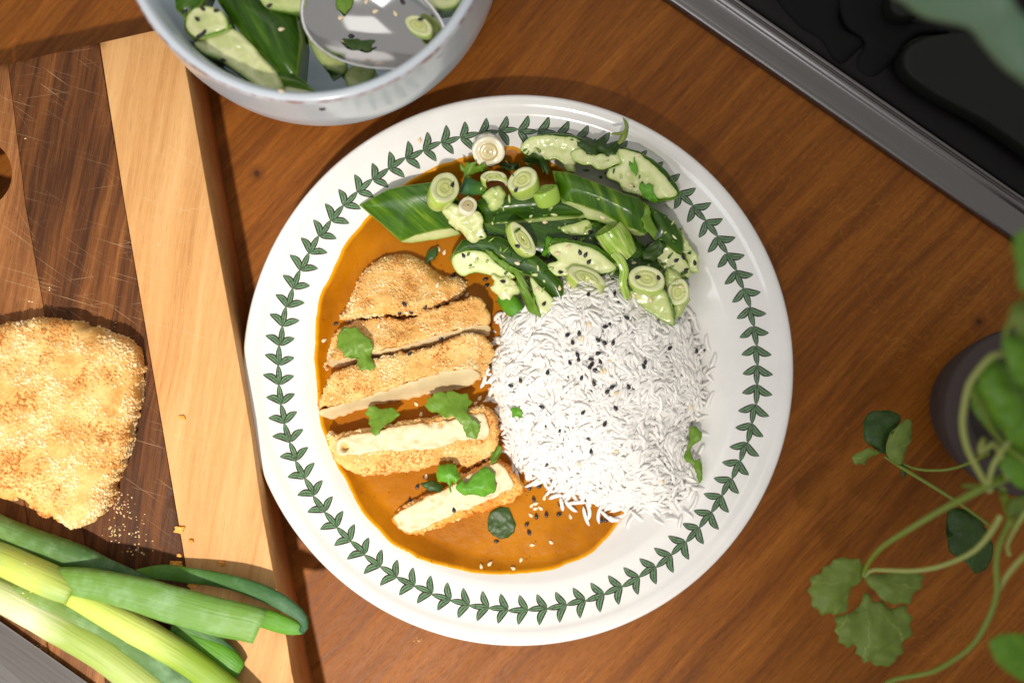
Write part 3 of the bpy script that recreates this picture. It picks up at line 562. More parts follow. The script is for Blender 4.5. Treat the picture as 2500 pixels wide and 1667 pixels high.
# spoon
sp = empty('serving_spoon', P(905, 55, 6), 'shiny steel serving spoon resting in the cucumber salad', 'spoon')
def spoonmesh():
    V = []; Fc = []; nr, ns = 14, 48; c = np.array(P(897, 42, 7.0)); sa, sb = 190*(H-7)/F, 122*(H-7)/F; an = R(-22)
    def pt(r, t, th=0):
        x = r*math.cos(t); y = r*math.sin(t); X = x*sa*(1+.10*x); Y = y*sb*(1-.12*x)
        zz_ = -1.35*(1-r*r)**.9-th+.25*x
        return (c[0]+X*math.cos(an)-Y*math.sin(an), c[1]+X*math.sin(an)+Y*math.cos(an), c[2]+zz_)
    for th in (0, .12):
        for i in range(nr+1):
            for k in range(ns): V.append(pt((i/nr)**.8 if i else .0, 2*math.pi*k/ns, th if i < nr else th*.9))
    L = (nr+1)*ns
    for i in range(nr):
        for k in range(ns):
            k2 = (k+1) % ns; Fc.append((i*ns+k, (i+1)*ns+k, (i+1)*ns+k2, i*ns+k2)); Fc.append((L+i*ns+k, L+i*ns+k2, L+(i+1)*ns+k2, L+(i+1)*ns+k))
    for k in range(ns): k2 = (k+1) % ns; Fc.append((nr*ns+k, L+nr*ns+k, L+nr*ns+k2, nr*ns+k2))
    return V, Fc
V, Fc = spoonmesh(); link('spoon_head', V, Fc, STEEL, sp, solid=True)
tube('spoon_rim', [(897+190*1.08*math.cos(t)*math.cos(R(22))-122*math.sin(t)*math.sin(R(22))*(1), 42+190*1.0*math.cos(t)*math.sin(R(22))+122*math.sin(t)*math.cos(R(22)), 7.02+.25*math.cos(t), 3.2) for t in np.linspace(0, 2*math.pi, 25)][:0] or [(742, -25, 7.0, 22, .25), (716, -60, 7.3, 17, .3), (690, -110, 7.9, 14, .35), (640, -200, 8.8, 15, .3), (560, -330, 9.6, 22, .2)], STEEL, sp, solid=True).name = 'handle'

# ------------------------------------------------------------------ rice mound (under the salad's lower edge)
rice_o = [P(x, y, 1.6) for x, y in [(1223,780),(1204,853),(1190,930),(1205,990),(1226,1044),(1238,1102),(1250,1140),(1310,1175),(1345,1180),(1370,1215),(1418,1222),(1456,1238),(1513,1250),(1571,1245),(1609,1252),(1640,1245),(1672,1215),(1690,1175),(1692,1120),(1688,1044),(1708,998),(1722,960),(1722,920),(1710,870),(1700,820),(1680,765),(1640,700),(1560,640),(1450,600),(1340,620),(1270,690)]]
RL = catmull(rice_o, .3)
RP0 = 1.0
def rice_z(P2):
    d = segdist(P2, RL); ins = inside(P2, RL); d = np.where(ins, d, 0)
    h = 2.75*np.sin(math.pi/2*np.clip(d/4.6, 0, 1))**.75
    nz = np.array([.16*fbm(p, .7, 2, 3) for p in P2])
    return RP0+h+nz*np.clip(d, 0, 1), d, ins
rm = empty('rice_mound', P(1470, 960, 1.0), 'mound of loose white long grain rice on the right half of the plate', 'rice')
res = .3; lo, hi = RL[:, :2].min(0), RL[:, :2].max(0); X, Y = np.meshgrid(np.arange(lo[0], hi[0]+res, res), np.arange(lo[1], hi[1]+res, res)); sh = X.shape
G = np.stack([X.ravel(), Y.ravel()], 1); zr, dr, ins = rice_z(G); V = np.column_stack([G, np.where(ins, zr-.06, .3)]); m_ = ins.reshape(sh)
Fc = [(j*sh[1]+i, j*sh[1]+i+1, (j+1)*sh[1]+i+1, (j+1)*sh[1]+i) for j in range(sh[0]-1) for i in range(sh[1]-1) if m_[j, i] and m_[j, i+1] and m_[j+1, i] and m_[j+1, i+1]]
core = link('rice_heap', V, Fc, RICE, rm, solid=True)
def grain(L, r, bend, seg=6, rings=7):
    V = []; Fc = []
    for i in range(rings):
        t = i/(rings-1)*2-1; rr = r*math.sqrt(max(0, 1-abs(t)**3.2))+.004; x = t*L/2; y = bend*(t*t)
        for k in range(seg): a = 2*math.pi*k/seg; V.append((x, y+rr*math.cos(a), rr*.85*math.sin(a)))
    for i in range(rings-1):
        for k in range(seg): k2 = (k+1) % seg; Fc.append((i*seg+k, i*seg+k2, (i+1)*seg+k2, (i+1)*seg+k))
    Fc += [tuple(range(seg))[::-1], tuple((rings-1)*seg+k for k in range(seg))]
    return np.array(V), Fc
kinds = [grain(rng.uniform(.62, 1.12), rng.uniform(.086, .115), rng.uniform(-.13, .13)) for _ in range(14)]
gm = []
for v, f in kinds:
    me = bpy.data.meshes.new('rice_grain'); me.from_pydata((v*.01).tolist(), [], f); me.polygons.foreach_set('use_smooth', [True]*len(me.polygons)); me.materials.append(RICE); gm.append(me)
def frame(p, n, yaw, tilt, off):
    n = Vector(n).normalized(); x = Vector((math.cos(yaw), math.sin(yaw), 0)); x = (x-n*x.dot(n)).normalized(); y = n.cross(x)
    x2 = (x*math.cos(tilt)+n*math.sin(tilt)).normalized(); n2 = x2.cross(y)
    M_ = Matrix((x2, y, n2)).transposed(); return M_, Vector(p)+n*off
def rice_pts(n):
    c = []
    while len(c) < n:
        Q = rng.uniform(lo-.15, hi+.15, (4000, 2)); d = segdist(Q, RL); i_ = inside(Q, RL); Q = Q[i_ | (d < .12*rng.random(len(Q))**2)]; c += Q.tolist()
    return np.array(c[:n])
def rice_place(pts, lift, tl):
    z0, d, _ = rice_z(pts); e = .15; zx = rice_z(pts+[e, 0])[0]; zy = rice_z(pts+[0, e])[0]; out = []
    for i, p in enumerate(pts):
        n = (-(zx[i]-z0[i])/e*.9, -(zy[i]-z0[i])/e*.9, 1)
        if d[i] < .25: n = (0, 0, 1)
        yaw = 2.6*fbm(p, .38, 8, 2)*2+rng.normal(0, .42)
        gz = max(z0[i], pz(*p)+.1)
        out.append(frame((p[0], p[1], gz), n, yaw, rng.normal(0, tl), rng.uniform(*lift)))
    return out
base = rice_place(rice_pts(3300), (-.05, .06), .15)
V = []; Fc = []
for k, (Mx, p) in enumerate(base):
    v, f = kinds[k % 14]; b = len(V); V += (v@np.array(Mx).T+np.array(p)).tolist(); Fc += [tuple(b+i for i in g_) for g_ in f]
o = link('rice_grains', V, Fc, RICE, rm, solid=False); o['kind'] = 'stuff'
tops = rice_place(rice_pts(262), (.06, .13), .12)
for (x, y) in [(1738, 905), (1745, 880), (1736, 925), (1345, 1195), (1356, 1212), (1372, 1232), (1392, 1238), (1408, 1228), (1440, 1248), (1462, 1255), (1482, 1262), (1500, 1270), (1520, 1262), (1560, 1266), (1608, 1272), (1640, 1262), (1655, 1270), (1692, 1225), (1700, 1190), (1712, 1100), (1718, 1020), (1734, 975), (1690, 765), (1700, 790), (1222, 790), (1214, 770), (1300, 1182), (1322, 1176), (1196, 960), (1182, 930), (1190, 905), (1250, 1155), (1262, 1165), (1675, 1250), (1540, 1275), (1430, 1262), (1720, 1060), (1728, 840)]:
    p = P(x, y, 1.6); tops.append(frame((p[0], p[1], max(pz(p[0], p[1]), 1.15 if x > 1500 else 1.3)+.12), (0, 0, 1), rng.uniform(0, 3.1), rng.normal(0, .08), 0))
for k, (Mx, p) in enumerate(tops[:300]):
    o = bpy.data.objects.new('rice_grain', gm[k % 14]); COL.objects.link(o); o.parent = rm; o.matrix_local = Matrix.Translation(p*.01-rm.location) @ Mx.to_4x4()

# ------------------------------------------------------------------ cucumber salad on the plate (low pieces first)
cuc('dark cucumber batten hidden low in the middle of the salad', GP, Z(q('X', (1180,470),(1300,500),(1420,520),(1540,570),(1620,640),(1600,700),(1500,700),(1400,640),(1280,620),(1170,600),(1130,560)), 2.5), sm=SKIND, ang=-20, thick=1.2, dome=.2)
cuc('pale cucumber sliver deep in the middle of the salad', GP, None, q('D', (540,350,2.9),(700,300,2.9),(850,260,2.9),(905,330,2.8),(860,425,2.8),(650,435,2.8)), fm=FLESHG)
cuc('broad dark green cucumber wedge at the left end of the salad, dipping in the sauce', GP,
    q('A', (120,1110,2.3),(250,1040,2.5),(450,930,2.9),(650,890,3.1),(950,850,3.2),(1180,930,3.1),(1260,1100,2.9),(1150,1370,2.3),(980,1395,2.2),(760,1450,2.0),(590,1522,1.8),(380,1330,2.0)),
    q('A', (590,1515,1.8),(700,1455,1.95),(1000,1375,2.15),(1150,1365,2.2),(1260,1430,1.7),(1100,1475,1.55),(900,1505,1.5),(700,1535,1.5)), ang=-40, dome=.35, dw=1.2)
cuc('broad dark cucumber wedge lying across the centre of the salad', GP,
    q('A', (1440,1060,3.0),(1600,1010,3.2),(1900,990,3.4),(2200,980,3.4),(2500,1060,3.3),(2720,1200,3.1),(2600,1240,3.0),(2300,1245,3.0),(1900,1290,2.9),(1550,1330,2.7),(1420,1250,2.8)),
    q('A', (1560,1325,2.7),(1900,1283,2.9),(2300,1238,3.0),(2700,1215,3.0),(2600,1300,2.3),(2200,1370,2.2),(1800,1370,2.2)), ang=5, sm=SKIND, fm=FLESHG, dome=.35, dw=1.)
cuc('thin translucent cucumber slice at the top of the plate beside the shiny rim', GP,
    q('B', (200,340,3.0),(300,318,3.0),(480,305,3.0),(640,315,3.0),(770,350,3.0),(900,400,3.0),(700,420,3.1),(400,380,3.1)),
    q('B', (90,460,2.9),(200,350,3.1),(400,325,3.2),(620,340,3.2),(770,380,3.2),(900,470,3.2),(880,600,3.1),(740,600,3.0),(700,740,2.9),(600,700,2.9),(540,610,3.0),(400,590,3.0),(250,570,2.9),(130,520,2.9)), fm=FLESH, fl_n=.1, rag=.06, thick=.25)
cuc('torn cucumber slice in the middle of the upper slices', GP, None, q('B', (660,520,3.3),(760,480,3.3),(1000,540,3.3),(1300,500,3.3),(1250,620,3.3),(1070,690,3.3),(970,710,3.3),(900,660,3.3),(760,650,3.3),(690,590,3.3)), fm=FLESH, fl_n=.1, rag=.08, thick=.3)
cuc('large oval cucumber slice on the right rim of the plate', GP,
    q('B', (1230,450,3.2),(1420,500,3.3),(1600,600,3.3),(1740,720,3.3),(1860,880,3.2),(1905,990,3.1),(1830,1050,3.0),(1650,1075,3.0),(1450,1025,3.1),(1600,950,3.2),(1500,700,3.2)),
    q('B', (1210,480,3.45),(1400,515,3.5),(1560,620,3.5),(1700,760,3.5),(1810,900,3.45),(1860,980,3.4),(1800,1020,3.35),(1650,1035,3.3),(1450,1000,3.35),(1250,940,3.3),(1200,850,3.3),(1080,800,3.3),(1090,700,3.3),(1230,640,3.35),(1200,560,3.4)), rag=.05, fl_n=.08, thick=.5)
cuc('dark shiny cucumber skin piece at the right end of the salad', GP,
    q('B', (1500,1080,3.2),(1600,1140,3.3),(1720,1210,3.3),(1850,1330,3.2),(1925,1480,3.0),(1935,1620,2.8),(1900,1660,2.7),(1750,1570,3.0),(1620,1520,3.1),(1540,1400,3.1)),
    q('D', (1640,600,2.9),(1740,560,3.0),(1860,630,2.9),(1925,680,2.8),(2000,790,2.5),(2012,880,2.4),(1980,925,2.4),(1850,875,2.5),(1700,805,2.6),(1630,700,2.7)), ang=-55, sm=SKIND)
cuc('long green cucumber wedge lying diagonally across the top of the salad', GP,
    q('B', (455,725,3.7),(640,740,3.9),(800,800,4.0),(1000,870,4.0),(1250,975,4.0),(1430,1030,3.9),(1500,1180,3.8),(1560,1400,3.5),(1490,1435,3.5),(1250,1340,3.7),(1000,1190,3.8),(750,1105,3.7),(560,1070,3.6),(520,960,3.6),(490,850,3.6)),
    q('B', (560,1064,3.6),(750,1098,3.7),(1000,1180,3.8),(1250,1328,3.7),(1500,1428,3.5),(1440,1455,3.0),(1200,1400,2.9),(1000,1290,2.9),(850,1260,2.9),(700,1180,3.0)), ang=-68, dome=.45, dw=.9)
cuc('short green sided cucumber tongue at the left end beside the curry, skin side', GP,
    q('C', (1140,690,2.3),(1200,600,2.5),(1280,490,2.6),(1450,430,2.8),(1700,450,3.0),(1950,560,3.1),(2150,690,3.2),(2260,780,3.2),(2420,980,3.1),(2450,1200,3.0),(2475,1430,2.7),(2400,1280,2.8),(2250,1080,2.9),(2060,900,3.0),(1880,850,2.9),(1720,790,2.9),(1560,640,2.8),(1350,600,2.7),(1200,650,2.5),(1165,740,2.3)),
    q('C', (1165,745,2.35),(1200,655,2.6),(1350,605,2.8),(1550,635,2.9),(1710,780,3.0),(1880,895,3.0),(1800,925,2.8),(1550,875,2.6),(1420,850,2.5),(1300,895,2.2),(1220,850,2.2)), ang=-40, sm=SKIND, dome=.3)
cuc('pointed cucumber wedge resting on the upper edge of the rice', GP,
    None, q('D', (205,900,3.1),(300,990,3.1),(400,1080,3.1),(530,1230,3.0),(590,1340,2.95),(612,1432,2.9),(400,1412,3.0),(330,1385,3.0),(290,1240,3.1),(240,1080,3.1)), thick=.3)
cuc('half round cucumber slice with four black seeds at the heart of the salad', GP,
    q('D', (430,570,3.3),(440,490,3.4),(700,490,3.5),(950,550,3.5),(1110,670,3.4),(1215,800,3.3),(1150,850,3.3),(1050,740,3.4),(900,620,3.5),(650,560,3.5)),
    q('D', (420,560,3.5),(560,515,3.6),(700,520,3.6),(930,590,3.6),(1080,700,3.55),(1180,800,3.5),(1060,860,3.45),(880,880,3.4),(600,890,3.4),(480,880,3.4),(400,765,3.4),(515,715,3.5),(420,620,3.5)), thick=.4)
cuc('cucumber slice hanging onto the rice at the lower right of the salad', GP,
    q('D', (1690,1060,3.2),(1740,1060,3.2),(1800,1180,3.2),(1830,1300,3.1),(1838,1455,3.0),(1805,1380,3.0),(1770,1220,3.1)),
    q('D', (1300,1060,3.2),(1500,1070,3.3),(1710,1050,3.3),(1780,1190,3.25),(1808,1300,3.2),(1822,1440,3.1),(1700,1400,3.1),(1500,1270,3.1),(1400,1200,3.1)), thick=.4, fm=FLESHG)
# torn pulp pieces
def pulp(label, pts, mat=PULP, **k):
    t = empty('cucumber_pulp', P(pts[0][0], pts[0][1], pts[0][2]-.3), label, 'cucumber', GP)
    pillow('flesh', pts, mat, t, rnd=.12, thick=.25, res=.09, namp=.16, nsc=2.4, ragged=.1, rsc=2.5, dome=.12, dw=.4, **k); return t
pulp('crumpled pale cucumber pulp lump on the broad left wedge', q('A', (1050,1160,3.4),(1180,1100,3.5),(1290,1110,3.5),(1400,1150,3.5),(1520,1230,3.4),(1530,1290,3.4),(1510,1350,3.3),(1560,1440,3.1),(1480,1530,3.0),(1390,1530,3.0),(1300,1440,3.0),(1200,1370,3.1),(1100,1260,3.3)), seed=5)
pulp('ragged pale cucumber scrap hanging over the curry beside the rice', q('C', (1620,880,2.8),(1750,895,2.9),(1880,950,2.9),(1930,1090,2.8),(1860,1110,2.7),(1855,1205,2.6),(1750,1180,2.6),(1640,1080,2.6),(1580,1010,2.7),(1640,970,2.8)), seed=9)
pulp('long translucent sliver leaning on the white rim at the right', q('D', (1900,380,2.6),(1960,450,2.7),(2050,600,2.7),(2105,720,2.6),(2092,850,2.5),(2010,830,2.5),(1960,700,2.5),(1915,560,2.6)), mat=FLESH, seed=3)
pulp('pale spring onion leaf fold at the lower right of the salad', q('D', (1740,800,2.8),(1900,870,2.7),(1960,970,2.7),(1990,1100,2.6),(1960,1250,2.6),(1850,1370,2.6),(1810,1200,2.6),(1720,950,2.7)), mat=FLESHG, seed=13)
pulp('pale folded scrap beneath the round onion slice', q('A', (1500,990,3.7),(1600,930,3.8),(1720,900,3.8),(1770,1000,3.7),(1740,1110,3.6),(1660,1170,3.5),(1570,1140,3.5),(1540,1060,3.6)), mat=FLESHG, seed=15)

# ------------------------------------------------------------------ spring onion slices
def ring(label, px, py, z, R_, ratio, rot, tilt, tdir, L=.5, mat=RING, holes=0., group=GO, arc_=1., name='spring_onion_slice'):
    """concentric sheaths; R_ in survey px, rot = direction of the long axis, tilt towards tdir"""
    R0 = R_*(H-z)/F; prof = [(.80, -L), (.97, -L*.8), (1., -L*.4), (1., -.08), (.965, -.01), (.90, .01), (.80, .01), (.66, -.005), (.60, -.03), (.56, -.005), (.44, .01), (.34, .0), (.29, -.015), (.24, .0), (.16, .01), (.10, -.02-holes), (.02, -.02-holes*1.5)]
    V = []; at = []; seg = 40; n = len(prof); c = Vector(P(px, py, z)); ca, sa = math.cos(R(rot)), math.sin(R(rot))
    ax = Vector((math.cos(R(tdir)), math.sin(R(tdir)), 0)); tm = Matrix.Rotation(R(tilt), 3, Vector((-ax.y, ax.x, 0)))
    sd = rng.uniform(0, 90)
    for i in range(seg):
        a = 2*math.pi*i/seg*arc_; wv = 1+.09*noise.noise(Vector((math.cos(a), math.sin(a), sd)))
        for r, h in prof:
            x = r*R0*wv*math.cos(a); y = r*R0*wv*math.sin(a)*ratio; hh = h*(1 if r < .97 else 1)+.05*noise.noise(Vector((x*2, y*2, sd+r)))
            v = tm @ Vector((x*ca-y*sa, x*sa+y*ca, hh)); V.append(c+v); at.append(r)
    Fc = [(i*n+k, ((i+1) % seg)*n+k, ((i+1) % seg)*n+k+1, i*n+k+1) for i in range(seg if arc_ == 1. else seg-1) for k in range(n-1)]
    if arc_ == 1.: Fc.append(tuple(i*n+n-1 for i in range(seg)))
    o = link(name, V, Fc, mat, attrs={'rad': at}, solid=True); return tag(o, label, 'spring onion', group)
ring('white round spring onion slice at the top edge of the curry', 1193, 371, 3.3, 40, .95, 0, 26, -80, 1.1, RINGW)
ring('tall oval spring onion slice with one black seed at the upper left', 1087, 458, 4.0, 50, .70, 62, 34, 50, 1.0)
ring('round green onion slice topped by a coriander leaf', 1275, 438, 4.3, 39, .84, 40, 28, 120, 1.0)
ring('small white onion ring tucked behind the pulp lump', 1143, 500, 3.7, 26, .85, 60, 30, 60, .4, RINGW, .1)
ring('glistening green onion slice above the hanging cucumber slice', 1579, 680, 3.9, 46, .74, -18, 22, 100, .8)
ring('yellow green onion shell beside the long diagonal wedge', 1330, 462, 4.0, 33, .8, 15, 60, 110, .8, SHEATH)
ring('bright folded onion piece left of the round slice', 1205, 432, 4.0, 34, .6, -10, 35, 100, .6, arc_=.68)
ring('slanted hollow onion slice in the centre holding black seeds', 1277, 583, 3.8, 50, .5, -52, 34, 20, .6, RING, .35)
ring('curled onion slice on the half round cucumber slice', 1433, 678, 3.95, 50, .6, -28, 34, 70, .8, RING, .25, arc_=.72)
ring('pale onion slice at the far right beneath the dark skin piece', 1655, 712, 3.0, 34, .8, 80, 20, 150, .5)
def cyl(label, path, mat=SHEATH, group=GO, **k):
    o = tube('spring_onion_slice', path, mat, seg=20, step=.1, hollow=True, wav=.08, **k); return tag(o, label, 'spring onion', group)
cyl('thick green onion cylinder lying under the diagonal wedge', [(1528, 622, 3.0, 30), (1512, 600, 3.2, 36), (1494, 572, 3.4, 38), (1484, 556, 3.5, 36)])
cyl('short bright green onion stub at the edge of the rice', [(1232, 722, 2.1, 22), (1244, 738, 2.3, 24), (1256, 752, 2.4, 23), (1264, 762, 2.4, 20)], mat=ONB)
cyl('looping green onion sheath right of the half round slice', [(1498, 618, 3.7, 10, .3), (1514, 634, 3.8, 11, .3), (1524, 660, 3.7, 11, .3), (1520, 690, 3.6, 10, .3), (1528, 716, 3.4, 9, .3), (1532, 730, 3.3, 7, .3)])
cyl('small dull green onion tube between the upper slices', [(1185, 462, 3.1, 12), (1150, 458, 3.2, 20), (1130, 452, 3.3, 20)], mat=ONL)

# ------------------------------------------------------------------ coriander leaves scattered on the food
def drape(c, pts, lift, flatten=.5):
    pp = q(c, *pts); hs = [hit(p[0], p[1])[0].z for p in pp]; mx = max(hs); return [(p[0], p[1], flatten*mx+(1-flatten)*h+lift) for p, h in zip(pp, hs)]
def cleaf(label, c, pts, base, mat=COR, lift=.12, group=GK, flatten=.6, cat='coriander', curl=.12, rag=.03, ang=0, name='coriander_leaf'):
    pp = drape(c, pts, lift, flatten); b = q(c, base)[0]
    o = pillow(name, pp, mat, rnd=0, thick=.025, dome=curl, dw=.6, res=.08, namp=.07, nsc=1.8, ragged=rag*2.6, rsc=3.5, smooth=False, base=b, ang=ang, z=2, solid=False); return tag(o, label, cat, group)
cleaf('large coriander leaf on the left end of the second tofu slice', 'E', [(320,775),(355,768),(400,787),(460,780),(540,850),(600,900),(625,980),(612,1060),(640,1120),(655,1170),(610,1197),(580,1185),(540,1192),(500,1170),(465,1140),(478,1090),(460,1068),(420,1087),(390,1072),(345,1052),(340,1010),(290,990),(275,950),(302,920),(285,870),(312,830)], (600,960), COR, .15)
cleaf('pointed coriander leaf lying on the sauce left of centre', 'G', [(600,155),(640,162),(700,185),(760,180),(830,185),(880,240),(830,290),(740,360),(700,390),(690,430),(655,450),(632,430),(600,400),(612,350),(580,320),(592,270),(560,240),(572,190)], (870,240), COR, .2)
cleaf('broad three lobed coriander leaf over the right end of the fourth slice', 'G', [(1270,20),(1330,37),(1400,10),(1450,40),(1530,45),(1550,90),(1580,120),(1550,170),(1530,230),(1560,262),(1620,290),(1660,340),(1640,370),(1655,400),(1640,430),(1620,475),(1570,468),(1530,455),(1500,410),(1490,350),(1460,320),(1380,250),(1330,272),(1260,240),(1220,222),(1160,215),(1142,180),(1120,150),(1152,120),(1150,80),(1200,70),(1222,30)], (1400,240), COR, .22)
cleaf('bright curled coriander leaf above the lowest tofu slice', 'G', [(1250,740),(1340,705),(1420,730),(1460,800),(1472,850),(1420,905),(1385,875),(1375,990),(1350,940),(1335,880),(1240,890),(1240,800)], (1380,860), CORB, .45, curl=.3)
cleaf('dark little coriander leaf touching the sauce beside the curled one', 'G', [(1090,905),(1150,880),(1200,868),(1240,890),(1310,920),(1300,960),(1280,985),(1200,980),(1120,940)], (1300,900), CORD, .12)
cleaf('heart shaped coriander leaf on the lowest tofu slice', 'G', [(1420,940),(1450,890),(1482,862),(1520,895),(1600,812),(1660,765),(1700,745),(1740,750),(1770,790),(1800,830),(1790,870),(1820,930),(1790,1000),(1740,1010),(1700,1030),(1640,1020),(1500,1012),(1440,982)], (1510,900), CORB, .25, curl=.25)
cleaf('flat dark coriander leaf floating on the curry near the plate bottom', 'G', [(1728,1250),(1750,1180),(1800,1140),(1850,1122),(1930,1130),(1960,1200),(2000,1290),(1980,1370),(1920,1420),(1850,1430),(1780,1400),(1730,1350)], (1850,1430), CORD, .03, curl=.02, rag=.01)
cleaf('small coriander scrap between the fourth slice and the rice', 'G', [(1770,610),(1810,580),(1820,540),(1850,545),(1862,600),(1840,640),(1810,690),(1745,715),(1760,640)], (1750,710), COR, .15)
cleaf('tiny coriander leaflet on the left side of the rice', 'G', [(1945,195),(1965,170),(2000,172),(2030,165),(2060,200),(2065,230),(2090,260),(2105,300),(2070,315),(2040,290),(2020,302),(2008,270),(1960,270),(1965,230)], (2080,220), CORB, .12)
cleaf('twisted coriander leaf at the right edge of the rice', 'R', [(1395,893),(1430,890),(1470,930),(1465,980),(1420,1010),(1395,1030),(1412,1080),(1425,1108),(1462,1095),(1470,1150),(1482,1230),(1450,1262),(1440,1200),(1418,1132),(1380,1120),(1355,1090),(1378,1040),(1395,960)], (1400,1020), COR, .25)
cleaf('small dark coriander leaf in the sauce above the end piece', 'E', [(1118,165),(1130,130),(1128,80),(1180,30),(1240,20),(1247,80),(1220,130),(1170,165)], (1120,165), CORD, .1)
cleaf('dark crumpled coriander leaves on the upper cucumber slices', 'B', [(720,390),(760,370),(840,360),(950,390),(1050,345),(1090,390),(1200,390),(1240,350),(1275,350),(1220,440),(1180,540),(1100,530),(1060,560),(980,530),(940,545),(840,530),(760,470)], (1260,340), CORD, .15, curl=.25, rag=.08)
cleaf('scalloped coriander leaf on the large oval cucumber slice', 'B', [(1440,870),(1470,862),(1500,880),(1540,868),(1590,900),(1590,960),(1640,1050),(1620,1110),(1540,1060),(1450,1000)], (1630,1080), CORB, .1)
cleaf('tiny green fleck on the large oval cucumber slice', 'B', [(1380,565),(1390,640),(1422,690),(1392,785),(1360,750),(1330,680),(1318,610),(1362,640)], (1380,780), CORB, .05, curl=.03)
cleaf('wet coriander leaf wrapped over the end of the diagonal wedge', 'B', [(1450,1060),(1530,1110),(1560,1200),(1580,1300),(1650,1400),(1600,1480),(1500,1400),(1460,1270)], (1600,1480), COR, .1, curl=.1)
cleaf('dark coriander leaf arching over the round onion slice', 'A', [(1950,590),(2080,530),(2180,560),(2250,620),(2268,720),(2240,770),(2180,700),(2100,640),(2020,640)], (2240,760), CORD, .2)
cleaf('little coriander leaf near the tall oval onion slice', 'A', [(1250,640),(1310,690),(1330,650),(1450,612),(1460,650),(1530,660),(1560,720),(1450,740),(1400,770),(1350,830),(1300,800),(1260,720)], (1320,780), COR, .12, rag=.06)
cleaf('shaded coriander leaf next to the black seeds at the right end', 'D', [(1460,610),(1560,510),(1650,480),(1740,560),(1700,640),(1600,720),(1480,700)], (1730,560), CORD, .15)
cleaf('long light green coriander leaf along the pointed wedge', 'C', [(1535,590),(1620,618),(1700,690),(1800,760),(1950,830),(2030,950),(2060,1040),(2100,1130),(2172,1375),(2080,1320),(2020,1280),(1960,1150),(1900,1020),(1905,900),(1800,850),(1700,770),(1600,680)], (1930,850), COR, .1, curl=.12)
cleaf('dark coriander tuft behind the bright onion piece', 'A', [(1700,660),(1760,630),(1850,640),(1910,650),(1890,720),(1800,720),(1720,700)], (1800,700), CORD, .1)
cleaf('fresh green coriander edge beside the half round slice', 'D', [(400,440),(440,450),(520,480),(680,490),(560,515),(430,520),(420,600),(380,700),(330,660),(370,520)], (400,480), CORB, .1, flatten=.3)
o = tube('coriander_sprig', [(1494, 327, 3.6, 3), (1521, 325, 3.75, 4), (1530, 314, 3.8, 5), (1528, 300, 3.9, 4), (1521, 288, 3.9, 1.5)], STEM, seg=8, step=.1); tag(o, 'thin bent coriander stem sticking out over the upper right rim', 'coriander stem')
o = tube('coriander_sprig', [(1530, 316, 3.8, 5), (1522, 335, 3.6, 8, .4), (1510, 352, 3.5, 4, .4)], STEM, seg=8, step=.1); tag(o, 'short green coriander stem joining the dark crumpled leaves', 'coriander stem')
# in the bowl
ring('curled spring onion slice lying in the steel spoon', 1022, 62, 7.0, 42, .55, -40, 20, 120, .4, group='spring onion in the bowl')
cleaf('dark coriander scrap lying in the steel spoon', 'W', [(1400,250),(1450,245),(1520,255),(1608,262),(1580,325),(1500,315),(1430,300)], (1600,290), CORD, .06, 'coriander bits in the bowl', curl=.03)
cleaf('small leafy coriander sprig on the upper side of the spoon', 'W', [(1360,-10),(1470,-20),(1460,50),(1420,90),(1370,60)], (1400,80), COR, .1, 'coriander bits in the bowl', curl=.1)
cleaf('narrow green onion strip across the two pale chunks', 'W', [(490,225),(560,215),(640,190),(692,158),(698,172),(640,205),(560,228),(500,240)], (690,160), CORB, .05, 'coriander bits in the bowl', curl=.05, rag=.01)

# ------------------------------------------------------------------ chopped bits caught between the salad pieces
SHR = crumbmat('salad_shreds', [(0., sr(34, 72, 16)), (.3, sr(84, 130, 30)), (.55, sr(168, 190, 90)), (1., sr(228, 232, 180))]); SHR.node_tree.nodes['Principled BSDF'].inputs['Roughness'].default_value = .2
SAL = np.array([(1060,440,0),(1180,420,0),(1290,360,0),(1480,380,0),(1640,470,0),(1690,640,0),(1670,760,0),(1560,700,0),(1380,740,0),(1230,690,0),(1110,640,0),(1180,560,0)], float)
V = []; Fc = []; tn = []; got = 0
while got < 120:
    x, y = rng.uniform(1060, 1700), rng.uniform(360, 770)
    if not inside(np.array([[x, y]]), SAL)[0]: continue
    h, nn = hit(x, y)
    if h.z < 1.5 or (h.z > 3.45 and rng.random() < .8): continue
    got += 1; L_ = rng.uniform(.09, .28); W_ = rng.uniform(.04, .10); Mx, pos = frame(h, nn, rng.uniform(0, 6.28), rng.normal(0, .3), .03); b = len(V)
    k_ = ICO*rng.uniform(.6, 1.3, (12, 1))*np.array([L_, W_, .035]); V += (k_@np.array(Mx).T+np.array(pos)).tolist(); Fc += [tuple(b+i for i in f) for f in ICF]; tn += [rng.random()]*12
o = link('salad_shreds', V, Fc, SHR, attrs={'tone': tn}, solid=False); tag(o, 'tiny chopped green shreds caught between the cucumber and onion pieces', 'chopped herbs', kind='stuff')

